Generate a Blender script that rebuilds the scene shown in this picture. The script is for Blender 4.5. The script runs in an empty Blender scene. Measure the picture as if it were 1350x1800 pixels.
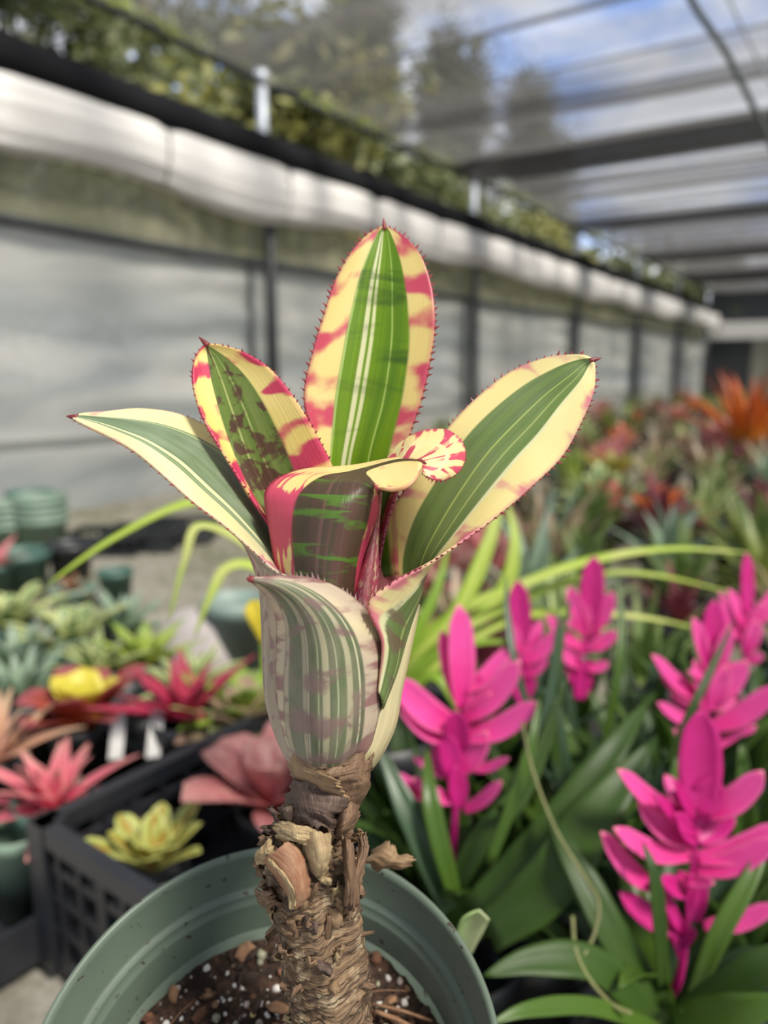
import bpy, math, random
import numpy as np
from mathutils import Vector, Matrix, noise

rnd = random.Random(11)
sc = bpy.context.scene
C = sc.collection

# ------------------------------------------------------------------ camera
CZ = 0.62
F = 1350.0
PITCH = math.radians(10.5)
FW = np.array([0, math.cos(PITCH), -math.sin(PITCH)])
UP = np.array([0, math.sin(PITCH), math.cos(PITCH)])
RT = np.array([1.0, 0, 0])
CAM = np.array([0, 0, CZ])
cam_d = bpy.data.cameras.new('camera')
cam = bpy.data.objects.new('camera', cam_d)
C.objects.link(cam)
cam.location = (0, 0, CZ)
cam.rotation_euler = (math.pi / 2 - PITCH, 0, 0)
cam_d.sensor_fit = 'VERTICAL'
cam_d.sensor_height = 9.6
cam_d.sensor_width = 9.6
cam_d.lens = 9.6 * F / 1800
cam_d.clip_start = 0.01
cam_d.clip_end = 200
cam_d.dof.use_dof = True
cam_d.dof.focus_distance = 0.243
cam_d.dof.aperture_fstop = 1.75
sc.camera = cam

# ------------------------------------------------------------------ sky, sun, exposure
sc.view_settings.view_transform = 'Standard'
sc.view_settings.look = 'None'
sc.view_settings.gamma = 1.0
sc.view_settings.exposure = 0.88
sc.cycles.transparent_max_bounces = 40
world = bpy.data.worlds.new('sky')
sc.world = world
world.use_nodes = True
wt = world.node_tree
wt.nodes.clear()
_o = wt.nodes.new('ShaderNodeOutputWorld')
_b = wt.nodes.new('ShaderNodeBackground')
_tc = wt.nodes.new('ShaderNodeTexCoord')
_mp = wt.nodes.new('ShaderNodeMapping')
_mp.inputs['Location'].default_value = (0.25, -0.6, 0.1)
_mp.inputs['Scale'].default_value = (1.0, 1.0, 2.2)
_nz = wt.nodes.new('ShaderNodeTexNoise')
_nz.inputs['Scale'].default_value = 3.1
_nz.inputs['Detail'].default_value = 7
_nz.inputs['Roughness'].default_value = 0.55
_rp = wt.nodes.new('ShaderNodeValToRGB')
_rp.color_ramp.elements[0].position = 0.37
_rp.color_ramp.elements[0].color = (0.26, 0.43, 0.86, 1)
_rp.color_ramp.elements[1].position = 0.50
_rp.color_ramp.elements[1].color = (0.90, 0.93, 1.0, 1)
_e = _rp.color_ramp.elements.new(0.66)
_e.color = (0.60, 0.63, 0.70, 1)
wt.links.new(_tc.outputs['Generated'], _mp.inputs['Vector'])
wt.links.new(_mp.outputs['Vector'], _nz.inputs['Vector'])
wt.links.new(_nz.outputs['Fac'], _rp.inputs['Fac'])
wt.links.new(_rp.outputs['Color'], _b.inputs['Color'])
_b.inputs['Strength'].default_value = 0.80
wt.links.new(_b.outputs['Background'], _o.inputs['Surface'])
sun_d = bpy.data.lights.new('sun', 'SUN')
sun_d.energy = 7.0
sun_d.angle = math.radians(14)
sun_d.color = (1.0, 0.94, 0.83)
sun = bpy.data.objects.new('sun', sun_d)
C.objects.link(sun)
sun.location = (3, -2, 6)
sun.rotation_euler = Vector((0.55, -0.55, 1.0)).to_track_quat('Z', 'Y').to_euler()

# ------------------------------------------------------------------ geometry helpers
def ray(px, py):
    return RT * (px - 675) / F - UP * (py - 900) / F + FW

def P(px, py, d):
    """world point seen at a photo pixel, at a real distance d in front of the lens"""
    return CAM + ray(px, py) * d

def G(px, py, z):
    """world point at height z along the ray of a photo pixel"""
    r = ray(px, py)
    return CAM + r * ((z - CZ) / r[2])

A = math.radians(32.35)
WD = np.array([math.sin(A), math.cos(A), 0])           # along the plastic wall
WN = np.array([-math.cos(A), math.sin(A), 0])          # from the camera towards the wall
WALL = 3.0

def W(s, h, inside=0.0):
    """point of the wall frame: s along it, h height above the ground, inside = towards the plants"""
    q = CAM + WN * (WALL - inside) + WD * s
    q = q.copy(); q[2] = h
    return q

ORG = {}

def tag(o, label=None, cat=None, group=None, kind=None):
    if label: o['label'] = label
    if cat: o['category'] = cat
    if group: o['group'] = group
    if kind: o['kind'] = kind
    return o

def thing(name, label, cat, loc=(0, 0, 0), group=None):
    o = bpy.data.objects.new(name, None)
    o.empty_display_size = 0.02
    C.objects.link(o)
    o.location = tuple(float(c) for c in loc)
    ORG[o.name] = np.array(loc, float)
    return tag(o, label, cat, group)

def build(name, verts, faces, mat, parent=None, uv=None, smooth=True, solid=0, origin=None, label=None, offset=0):
    v = np.asarray(verts, float)
    org = ORG[parent.name] if parent is not None else (np.array(origin, float) if origin is not None else np.zeros(3))
    me = bpy.data.meshes.new(name)
    me.from_pydata((v - org).tolist(), [], faces)
    if uv is not None:
        lay = me.uv_layers.new(name='UVMap')
        idx = np.zeros(len(me.loops), int)
        me.loops.foreach_get('vertex_index', idx)
        lay.data.foreach_set('uv', np.asarray(uv, float)[idx].ravel())
    if smooth:
        me.polygons.foreach_set('use_smooth', [True] * len(me.polygons))
    me.materials.append(mat)
    me.update()
    o = bpy.data.objects.new(name, me)
    C.objects.link(o)
    if parent is not None:
        o.parent = parent
    else:
        o.location = tuple(org)
    ORG[o.name] = org
    if solid:
        m = o.modifiers.new('thickness', 'SOLIDIFY')
        m.thickness = solid
        m.offset = offset
    if label: o['label'] = label
    return o

def grid_faces(n, m, off=0, wrap=False):
    f = []
    mm = m if wrap else m - 1
    for i in range(n - 1):
        for j in range(mm):
            j2 = (j + 1) % m
            f.append((off + i * m + j, off + i * m + j2, off + (i + 1) * m + j2, off + (i + 1) * m + j))
    return f

def grid_uv(n, m):
    return np.array([(j / (m - 1), i / (n - 1)) for i in range(n) for j in range(m)])

def catmull(pts, n):
    p = np.asarray(pts, float)
    p = np.vstack([2 * p[0] - p[1], p, 2 * p[-1] - p[-2]])
    k = len(p) - 3
    out = []
    for t in np.linspace(0, k - 1e-9, n):
        i = int(t); x = t - i
        a, b, c, d = p[i], p[i + 1], p[i + 2], p[i + 3]
        out.append(0.5 * (2 * b + (c - a) * x + (2 * a - 5 * b + 4 * c - d) * x * x + (3 * b - a - 3 * c + d) * x ** 3))
    return np.array(out)

def nrm(v):
    v = np.asarray(v, float)
    l = np.linalg.norm(v)
    return v / l if l > 1e-12 else v

def box_vf(c, ax, ay, az):
    """box with centre c and half-axis vectors"""
    c = np.array(c, float); vs = []
    for k in (-1, 1):
        for j in (-1, 1):
            for i in (-1, 1):
                vs.append(c + i * np.array(ax) + j * np.array(ay) + k * np.array(az))
    fs = [(0, 2, 3, 1), (4, 5, 7, 6), (0, 1, 5, 4), (2, 6, 7, 3), (0, 4, 6, 2), (1, 3, 7, 5)]
    return vs, fs

def join(*parts):
    V = []; Fc = []
    for v, f in parts:
        o = len(V)
        V += [tuple(x) for x in v]
        Fc += [tuple(o + i for i in q) for q in f]
    return V, Fc

def tube_vf(pts, rad, seg=8, cap=True):
    p = np.asarray(pts, float); n = len(p)
    r = np.full(n, rad) if np.isscalar(rad) else np.asarray(rad, float)
    T = np.gradient(p, axis=0)
    ref = np.array([0.0, 0, 1]) if abs(nrm(T[0])[2]) < 0.9 else np.array([1.0, 0, 0])
    V = []
    for i in range(n):
        t = nrm(T[i]); a = nrm(np.cross(t, ref)); b = np.cross(t, a)
        ref = -np.cross(t, a) if False else ref
        for j in range(seg):
            th = 2 * math.pi * j / seg
            V.append(p[i] + r[i] * (math.cos(th) * a + math.sin(th) * b))
    Fc = grid_faces(n, seg, 0, True)
    if cap:
        Fc.append(tuple(range(seg))[::-1]); Fc.append(tuple(range((n - 1) * seg, n * seg)))
    return V, Fc

def lathe_vf(profile, c, axis=(0, 0, 1), seg=48):
    """profile: list of (radius, height along axis); last ring need not close"""
    z = nrm(axis)
    x = nrm(np.cross([0, 1, 0], z)) if abs(z[1]) < 0.95 else nrm(np.cross([1, 0, 0], z))
    y = np.cross(z, x)
    c = np.array(c, float); V = []
    for r, h in profile:
        for j in range(seg):
            th = 2 * math.pi * j / seg
            V.append(c + z * h + r * (math.cos(th) * x + math.sin(th) * y))
    return V, grid_faces(len(profile), seg, 0, True)

# ------------------------------------------------------------------ material helpers
class NT:
    def __init__(self, name):
        self.mat = bpy.data.materials.new(name)
        self.mat.use_nodes = True
        self.t = self.mat.node_tree
        self.t.nodes.clear()
        self.out = self.t.nodes.new('ShaderNodeOutputMaterial')
    def n(self, typ, ins=None, **props):
        nd = self.t.nodes.new(typ)
        for k, v in props.items(): setattr(nd, k, v)
        for k, v in (ins or {}).items(): self.set(nd.inputs[k], v)
        return nd
    def set(self, sock, v):
        if isinstance(v, bpy.types.NodeSocket): self.t.links.new(v, sock)
        elif isinstance(v, (tuple, list)) and len(v) == 3 and sock.type == 'RGBA': sock.default_value = (*v, 1)
        else: sock.default_value = v
    def m(self, op, a, b=0.0, c=0.0, clamp=False):
        nd = self.n('ShaderNodeMath', {0: a, 1: b, 2: c}, operation=op, use_clamp=clamp)
        return nd.outputs[0]
    def ss(self, v, a, b, lo=0.0, hi=1.0):
        nd = self.n('ShaderNodeMapRange', {'Value': v, 'From Min': a, 'From Max': b, 'To Min': lo, 'To Max': hi}, interpolation_type='SMOOTHSTEP')
        return nd.outputs['Result']
    def mix(self, f, a, b, blend='MIX'):
        nd = self.n('ShaderNodeMix', data_type='RGBA', blend_type=blend)
        self.set(nd.inputs[0], f); self.set(nd.inputs[6], a); self.set(nd.inputs[7], b)
        return nd.outputs[2]
    def noise(self, vec, scale, detail=3, rough=0.5, dist=0.0):
        nd = self.n('ShaderNodeTexNoise', {'Scale': scale, 'Detail': detail, 'Roughness': rough, 'Distortion': dist})
        if vec is not None: self.set(nd.inputs['Vector'], vec)
        return nd.outputs['Fac']
    def comb(self, x, y, z=0.0):
        return self.n('ShaderNodeCombineXYZ', {0: x, 1: y, 2: z}).outputs[0]
    def uv(self):
        s = self.n('ShaderNodeSeparateXYZ', {0: self.n('ShaderNodeTexCoord').outputs['UV']})
        return s.outputs[0], s.outputs[1]
    def obj(self):
        return self.n('ShaderNodeTexCoord').outputs['Object']
    def curve(self, v, pts):
        nd = self.n('ShaderNodeFloatCurve', {'Value': v})
        cv = nd.mapping.curves[0]
        cv.points[0].location = pts[0]; cv.points[1].location = pts[-1]
        for p in pts[1:-1]: cv.points.new(*p)
        nd.mapping.update()
        return nd.outputs[0]
    def bump(self, h, strength=0.3, dist=0.001):
        return self.n('ShaderNodeBump', {'Strength': strength, 'Distance': dist, 'Height': h}).outputs[0]
    def pbsdf(self, col, rough=0.5, spec=0.5, normal=None, metal=0.0, coat=0.0):
        nd = self.n('ShaderNodeBsdfPrincipled', {'Base Color': col, 'Roughness': rough, 'Metallic': metal, 'Specular IOR Level': spec, 'Coat Weight': coat})
        if normal is not None: self.set(nd.inputs['Normal'], normal)
        return nd.outputs[0]
    def done(self, sh):
        self.t.links.new(sh, self.out.inputs['Surface'])
        return self.mat
    def leafy(self, col, rough=0.42, trans=0.3, normal=None, spec=0.45, tcol=None):
        a = self.pbsdf(col, rough, spec, normal)
        b = self.n('ShaderNodeBsdfTranslucent', {'Color': tcol if tcol is not None else col}).outputs[0]
        return self.done(self.n('ShaderNodeMixShader', {0: trans, 1: a, 2: b}).outputs[0])

def simple(name, col, rough=0.5, var=0.15, scale=20, bump=0.0, spec=0.5, metal=0.0, col2=None, trans=0.0):
    t = NT(name)
    nz = t.noise(t.obj(), scale, 5, 0.6)
    c2 = col2 or tuple(c * (1 - var * 2) for c in col)
    cc = t.mix(t.ss(nz, 0.35, 0.7), col, c2)
    nm = t.bump(nz, bump, 0.002) if bump else None
    if trans: return t.leafy(cc, rough, trans, nm, spec)
    return t.done(t.pbsdf(cc, rough, spec, nm, metal))

M = {}
M['black_plastic'] = simple('black_plastic', (0.022, 0.024, 0.028), 0.42, 0.2, 30)
M['crate'] = simple('crate_plastic', (0.014, 0.016, 0.021), 0.38, 0.2, 14, col2=(0.022, 0.022, 0.026))
M['pot_green'] = simple('dark_green_plastic', (0.06, 0.13, 0.105), 0.45, 0.15, 12)
M['pot_sage'] = simple('faded_green_plastic', (0.17, 0.25, 0.19), 0.5, 0.15, 12)
M['pot_grey'] = simple('grey_green_plastic', (0.20, 0.27, 0.245), 0.5, 0.12, 12)
M['soil_dark'] = simple('potting_soil', (0.035, 0.024, 0.018), 0.9, 0.3, 90, 0.6)
M['tag'] = simple('white_tag', (0.75, 0.75, 0.73), 0.4, 0.05, 10)
M['steel'] = simple('galvanised_steel', (0.50, 0.54, 0.60), 0.45, 0.1, 20, metal=0.35)
M['black_pipe'] = simple('dark_pipe', (0.035, 0.04, 0.043), 0.5, 0.2, 20)
M['rock'] = simple('lavender_stone', (0.42, 0.38, 0.38), 0.8, 0.15, 12, 0.5)

# ------------------------------------------------------------------ the shade house: ground, plastic wall, roof cloth
def make_ground():
    t = NT('gravel_ground')
    co = t.obj()
    a = t.noise(co, 2.2, 5, 0.6); b = t.noise(co, 30, 4, 0.7)
    c = t.mix(t.ss(a, 0.4, 0.6), (0.20, 0.185, 0.15), (0.075, 0.085, 0.03))
    c = t.mix(t.ss(b, 0.35, 0.75), c, (0.33, 0.31, 0.27))
    mat = t.done(t.pbsdf(c, 0.95, 0.2, t.bump(b, 0.7, 0.01)))
    nx, ny = 90, 110
    V = []
    for i in range(ny):
        for j in range(nx):
            x = -16 + 40 * j / (nx - 1); y = -6 + 36 * i / (ny - 1)
            V.append((x, y, -0.006 + 0.012 * noise.noise((x * 1.3, y * 1.3, 0))))
    o = build('floor', V, grid_faces(ny, nx), mat)
    tag(o, 'grey gravel ground with mossy patches under the plants', 'ground', kind='structure')
    t = NT('concrete')
    co = t.obj()
    a = t.noise(co, 6, 6, 0.65); b = t.noise(co, 60, 4, 0.6)
    c = t.mix(t.ss(a, 0.35, 0.7), (0.50, 0.47, 0.42), (0.36, 0.34, 0.30))
    mat = t.done(t.pbsdf(c, 0.9, 0.25, t.bump(b, 0.3, 0.003)))
    # concrete walkway running along the crate's near side
    e = nrm([0.80, -0.60, 0]); f = np.array([0.60, 0.80, 0])
    c0 = np.array([-0.42, 0.70, 0.0]) - f * 0.60
    v, fc = box_vf(c0 + np.array([0, 0, 0.004]), e * 2.2, f * 0.56, (0, 0, 0.012))
    o = build('walkway', v, fc, mat, smooth=False, origin=c0)
    tag(o, 'pale concrete walkway beside the black crate', 'walkway', kind='structure')
make_ground()

POSTS = [0.83 + 2.655 * i for i in range(7)]        # 0.83 3.48 6.14 ... along the wall
S0, S1 = -3.0, 17.4

def film_mat(name, c1, c2, trans, transp, scale=(0.5, 2.2)):
    t = NT(name)
    sep = t.n('ShaderNodeSeparateXYZ', {0: t.n('ShaderNodeTexCoord').outputs['UV']})
    v = t.comb(t.m('MULTIPLY', sep.outputs[0], scale[0]), t.m('MULTIPLY', sep.outputs[1], scale[1]))
    a = t.noise(v, 2.0, 5, 0.6, 0.6)
    col = t.mix(t.ss(a, 0.35, 0.68), c1, c2)
    nm = t.bump(a, 0.5, 0.03)
    s = t.pbsdf(col, 0.35, 0.5, nm)
    tr = t.n('ShaderNodeBsdfTranslucent', {'Color': col}).outputs[0]
    s = t.n('ShaderNodeMixShader', {0: trans, 1: s, 2: tr}).outputs[0]
    s = t.n('ShaderNodeMixShader', {0: transp, 1: s, 2: t.n('ShaderNodeBsdfTransparent', {'Color': (1, 1, 1)}).outputs[0]}).outputs[0]
    return t.done(s)

M['film'] = film_mat('milky_plastic_film', (0.37, 0.395, 0.39), (0.58, 0.575, 0.54), 0.45, 0.04)
M['film_clear'] = film_mat('tree_tinted_clear_film', (0.22, 0.22, 0.14), (0.33, 0.32, 0.23), 0.45, 0.15, (3.0, 0.3))  # olive of the trees seen through the film is put into its colour
M['film_white'] = film_mat('white_rolled_film', (0.90, 0.885, 0.86), (0.74, 0.72, 0.70), 0.25, 0.0, (0.4, 5.0))

def make_wall():
    edges = [S0] + POSTS
    edges = sorted([s for s in edges if s <= S1]) 
    def panel(parent, name, sa, sb, za, zb, mat, amp, inside=0.0, seed=0.0):
        ns, nz = max(8, int((sb - sa) / 0.06)), max(6, int((zb - za) / 0.04))
        V = []; uv = []
        for i in range(nz):
            for j in range(ns):
                s = sa + (sb - sa) * j / (ns - 1); z = za + (zb - za) * i / (nz - 1)
                e = min(1, (s - sa) / 0.15, (sb - s) / 0.15)
                d = amp * (noise.noise((s * 0.9, z * 7, seed)) + 0.5 * noise.noise((s * 3, z * 12, seed + 3)))
                near = math.exp(-((s - sb) / 0.7) ** 2)
                d += amp * 0.9 * near * math.sin(z * 30 + 2 * noise.noise((s, z, 0)))
                V.append(W(s, z, inside + e * d)); uv.append((s, z))
        return build(name, V, grid_faces(nz, ns), mat, parent, uv=np.array(uv))
    wall = thing('wall_left', 'long side wall of milky plastic film on posts', 'wall', W(3.0, 0))
    del wall['category']
    wall['kind'] = 'structure'
    ed = [S0] + POSTS
    for k in range(len(ed) - 1):
        sa, sb = ed[k], ed[k + 1]
        panel(wall, 'film_panel', sa, sb, 0.0, CZ + 0.585, M['film'], 0.02, 0, k)
        panel(wall, 'upper_film_panel', sa, sb, CZ + 0.585, CZ + 0.86, M['film_clear'], 0.008, -0.01, k + 9)
    # lower batten where the film is lapped
    v, f = tube_vf([W(s, CZ - 0.285 + 0.012 * math.sin(s * 2.1), 0.02) for s in np.linspace(S0, S1, 60)], 0.011, 6)
    build('lap_batten', v, f, M['film'], wall, uv=np.zeros((len(v), 2)))
    v, f = tube_vf([W(s, CZ + 0.585 + 0.008 * math.sin(s * 1.7), 0.03) for s in np.linspace(S0, S1, 60)], 0.024, 8)
    build('mid_rail', v, f, M['black_pipe'], wall)
    # one tarpaulin valance above the rolled film
    t = NT('black_shade_cloth')
    nz = t.noise(t.obj(), 2.5, 4)
    vm = t.done(t.pbsdf(t.mix(nz, (0.006, 0.0065, 0.008), (0.016, 0.016, 0.018)), 0.95, 0.05))
    n = 120; V = []
    prof = [(1.085, 0.05), (1.10, 0.13), (1.17, 0.15), (1.25, 0.10), (1.262, 0.05), (1.25, 0.03), (1.10, 0.03)]
    for i in range(n):
        s = S0 + (S1 - S0) * i / (n - 1)
        for h, ins in prof:
            V.append(W(s, CZ + h + 0.008 * noise.noise((s * 1.3, h * 2, 5)), ins + 0.015 * noise.noise((s * 2, h * 5, 1))))
    build('black_valance', V, grid_faces(n, len(prof), 0, True), vm, wall)
    # white rolled-up film, sagging between its ties
    n, m = 420, 26; V = []; uv = []
    for i in range(n):
        s = S0 + (S1 - S0) * i / (n - 1)
        sag = 0.022 * noise.noise((s * 0.8, 0, 2)) + 0.012 * math.sin(s * 3.3) - 0.012 * max(0, (s - 6) / 10)
        tie = math.exp(-((((s + 0.4) % 0.88) - 0.44) / 0.06) ** 2)
        for j in range(m):
            th = 2 * math.pi * j / m
            rz = 0.155 - 0.012 * tie; rx = 0.055 - 0.018 * tie
            fold = 0.010 * noise.noise((s * 1.1, j * 1.1, 0)) + 0.012 * math.sin(j * 2.4 + 1.5 * noise.noise((s * 0.7, 4, 1)))
            V.append(W(s, CZ + 0.985 + (rz + fold) * math.sin(th) + sag * (1 - math.sin(th)), 0.085 + (rx + fold) * math.cos(th)))
            uv.append((s, math.sin(th)))
    build('rolled_film', V, grid_faces(n, m, 0, True), M['film_white'], wall, uv=np.array(uv))
    for k, s in enumerate(np.arange(S0 + 0.4, S1, 0.88)):
        v, f = tube_vf([W(s + 0.01 * math.sin(a), CZ + 0.985 + 0.135 * math.sin(a), 0.085 + 0.045 * math.cos(a)) for a in np.linspace(0, 6.28, 16)], 0.005, 5)
        build('tie_cord', v, f, M['black_pipe'], wall)
    for s in POSTS:
        v, f = tube_vf([W(s, 0, 0.035), W(s, CZ + 1.05, 0.035)], 0.030, 10)
        p = build('wall_post', v, f, M['black_pipe'], wall)
        v, f = tube_vf([W(s - 0.17, 0, 0.03), W(s - 0.17, CZ + 0.6, 0.03)], 0.016, 8)
        build('brace_pole', v, f, M['black_pipe'], wall)
        v, f = tube_vf([W(s, CZ + 0.95, 0.0), W(s, CZ + 1.57, 0.0)], 0.030, 12)
        v2, f2 = tube_vf([W(s, CZ + 1.53, 0.0), W(s, CZ + 1.60, 0.0)], 0.038, 12)
        build('post_head', *join((v, f), (v2, f2)), M['steel'], wall)
    v, f = tube_vf([W(s, CZ + 1.555 + 0.012 * math.sin(s * 1.18), 0) for s in np.linspace(S0, S1, 80)], 0.022, 8)
    build('eave_pipe', v, f, M['black_pipe'], wall)
    # black rafters' far end wall
    end = thing('wall_back', 'dark far end wall of the shade house with black opening', 'wall', W(S1, 0, 2))
    del end['category']; end['kind'] = 'structure'
    def quad(name, s, ia, ib, za, zb, mat, th=0.02):
        c = (W(s, za, ia) + W(s, zb, ib)) / 2
        v, f = box_vf(c, WN * (ib - ia) / 2, WD * th, (0, 0, (zb - za) / 2))
        return build(name, v, f, mat, end, smooth=False, uv=np.array([(p[0], p[2]) for p in v]))
    quad('end_film', S1, 0.8, 14, 0, CZ + 0.63, M['film_clear'])
    quad('opening_dark_panel', S1, -0.05, 0.8, 0, CZ + 0.62, M['black_pipe'])  # solid black panel stands in for the darkness of the open doorway
    quad('end_roll', S1 - 0.05, -0.1, 14, CZ + 0.62, CZ + 0.95, M['film_white'], 0.06)
    quad('end_cloth', S1 + 0.1, -0.1, 14, CZ + 0.93, CZ + 1.62, M['black_pipe'])
make_wall()

def make_roof():
    t = NT('knitted_shade_cloth')
    sep = t.n('ShaderNodeSeparateXYZ', {0: t.n('ShaderNodeTexCoord').outputs['UV']})
    s, i = sep.outputs[0], sep.outputs[1]
    a = t.noise(t.comb(t.m('MULTIPLY', s, 2.6), t.m('MULTIPLY', i, 0.16)), 1.0, 3, 0.6, 0.25)
    b = t.noise(t.comb(t.m('MULTIPLY', s, 14.0), t.m('MULTIPLY', i, 0.25)), 1.0, 2, 0.5)
    d = t.m('ADD', t.ss(a, 0.32, 0.68, 0.42, 0.80), t.m('MULTIPLY', t.m('SUBTRACT', b, 0.5), 0.30))
    df = t.n('ShaderNodeBsdfDiffuse', {'Color': (0.05, 0.05, 0.052)}).outputs[0]
    tl = t.n('ShaderNodeBsdfTranslucent', {'Color': (0.095, 0.093, 0.09)}).outputs[0]
    sh = t.n('ShaderNodeMixShader', {0: 0.5, 1: df, 2: tl}).outputs[0]
    sh = t.n('ShaderNodeMixShader', {0: t.m('MAXIMUM', t.m('MINIMUM', d, 0.92), 0.22), 1: t.n('ShaderNodeBsdfTransparent').outputs[0], 2: sh}).outputs[0]
    mat = t.done(sh)
    roof = thing('ceiling', 'dark knitted shade cloth roof with overlapping bands', 'roof', W(5, CZ + 1.57, 3))
    del roof['category']; roof['kind'] = 'structure'
    def sheet(name, sa, sb, z, seed, i0=-0.02, i1=13.0):
        n, m = max(4, int((sb - sa) / 0.05)), 60
        V = []; uv = []
        amp = 0.055
        for k in range(n):
            for j in range(m):
                s = sa + (sb - sa) * k / (n - 1); i = i0 + (i1 - i0) * j / (m - 1)
                q = amp * math.sin(2 * math.pi * s / 0.62 + 1.6 * noise.noise((s * 0.5, i * 0.15, 3))) + 0.03 * noise.noise((s * 1.7, i * 0.3, seed)) + 0.018 * noise.noise((s * 5, i * 0.4, seed))
                V.append(W(s, z + q * min(1, (i - i0) / 0.3), i)); uv.append((s + seed, i))
        return build(name, V, grid_faces(n, m), mat, roof, uv=np.array(uv))
    sheet('cloth_panel', -4, S1 + 0.4, CZ + 1.585, 0)
    # overlaps of neighbouring cloth panels read as darker bands
    for k, (px, py, wd) in enumerate([(1000, 40, 0.10), (1100, 150, 0.12), (1050, 262, 0.42), (1150, 300, 0.2), (1200, 375, 0.55), (1250, 440, 0.9), (1290, 480, 1.3), (1300, 520, 2.5)]):
        q = G(px, py, CZ + 1.57)
        s = float((q - CAM) @ WD)
        sheet('overlap_band', s - wd / 2, s + wd / 2, CZ + 1.572 - 0.004 * k, 20 + k)
        for q_ in range(2 if wd >= 0.42 else 0): sheet('overlap_band', s - wd / 2.6, s + wd / 2.2, CZ + 1.56 - 0.004 * k - 0.012 * q_, 40 + k + 7 * q_)
    # the overhead hose and a guy wire, sagging under the cloth
    pts = catmull([P(1190, -60, 1.9), P(1222, 12, 1.95), P(1275, 90, 2.05), P(1318, 175, 2.15), P(1352, 245, 2.25), P(1385, 330, 2.4)], 30)
    v, f = tube_vf(pts, 0.009, 8)
    tag(build('irrigation_hose', v, f, simple('hose_grey', (0.10, 0.12, 0.12), 0.5), origin=pts[0]), 'dark irrigation hose hanging in a curve under the roof cloth', 'hose')
    pts = catmull([P(1265, -40, 2.4), P(1310, 60, 2.5), P(1352, 140, 2.6), P(1400, 220, 2.7)], 20)
    v, f = tube_vf(pts, 0.005, 6)
    tag(build('guy_wire', v, f, M['steel'], origin=pts[0]), 'thin pale guy wire under the roof cloth beside the hose', 'wire')
    # sprigs of creeper caught along the eave pipe
    t = NT('creeper_leaf'); cm = t.leafy(t.mix(t.noise(t.obj(), 9, 2), (0.45, 0.48, 0.06), (0.25, 0.32, 0.05)), 0.4, 0.45)
    V = []; Fc = []
    r = random.Random(4)
    spots = []
    for k in range(900):
        s = r.choice([2.45, 2.6, 2.75, 2.95, 3.9, 4.3, 4.6, 5.3, 5.7, 7.0, 7.6, 9.2, 9.6]) + r.gauss(0, 0.14)
        spots.append((s, CZ + 1.565 + abs(r.gauss(0, 0.025)), 0.01 + r.gauss(0, 0.02)))
    for s, z, i in spots:
        c = W(s, z, i); u = nrm([r.gauss(0, 1) for _ in range(3)]); w_ = nrm(np.cross(u, [r.gauss(0, 1) for _ in range(3)]))
        o = len(V); l = r.uniform(0.010, 0.022)
        V += [c, c + u * l + w_ * l * 0.4, c + u * 2 * l, c + u * l - w_ * l * 0.4]
        Fc.append((o, o + 1, o + 2, o + 3))
    o = build('creeper', V, Fc, cm, origin=W(2.6, CZ + 1.55))
    tag(o, 'yellow-green creeper sprigs along the eave pipe', 'creeper', kind='stuff')
make_roof()

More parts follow.
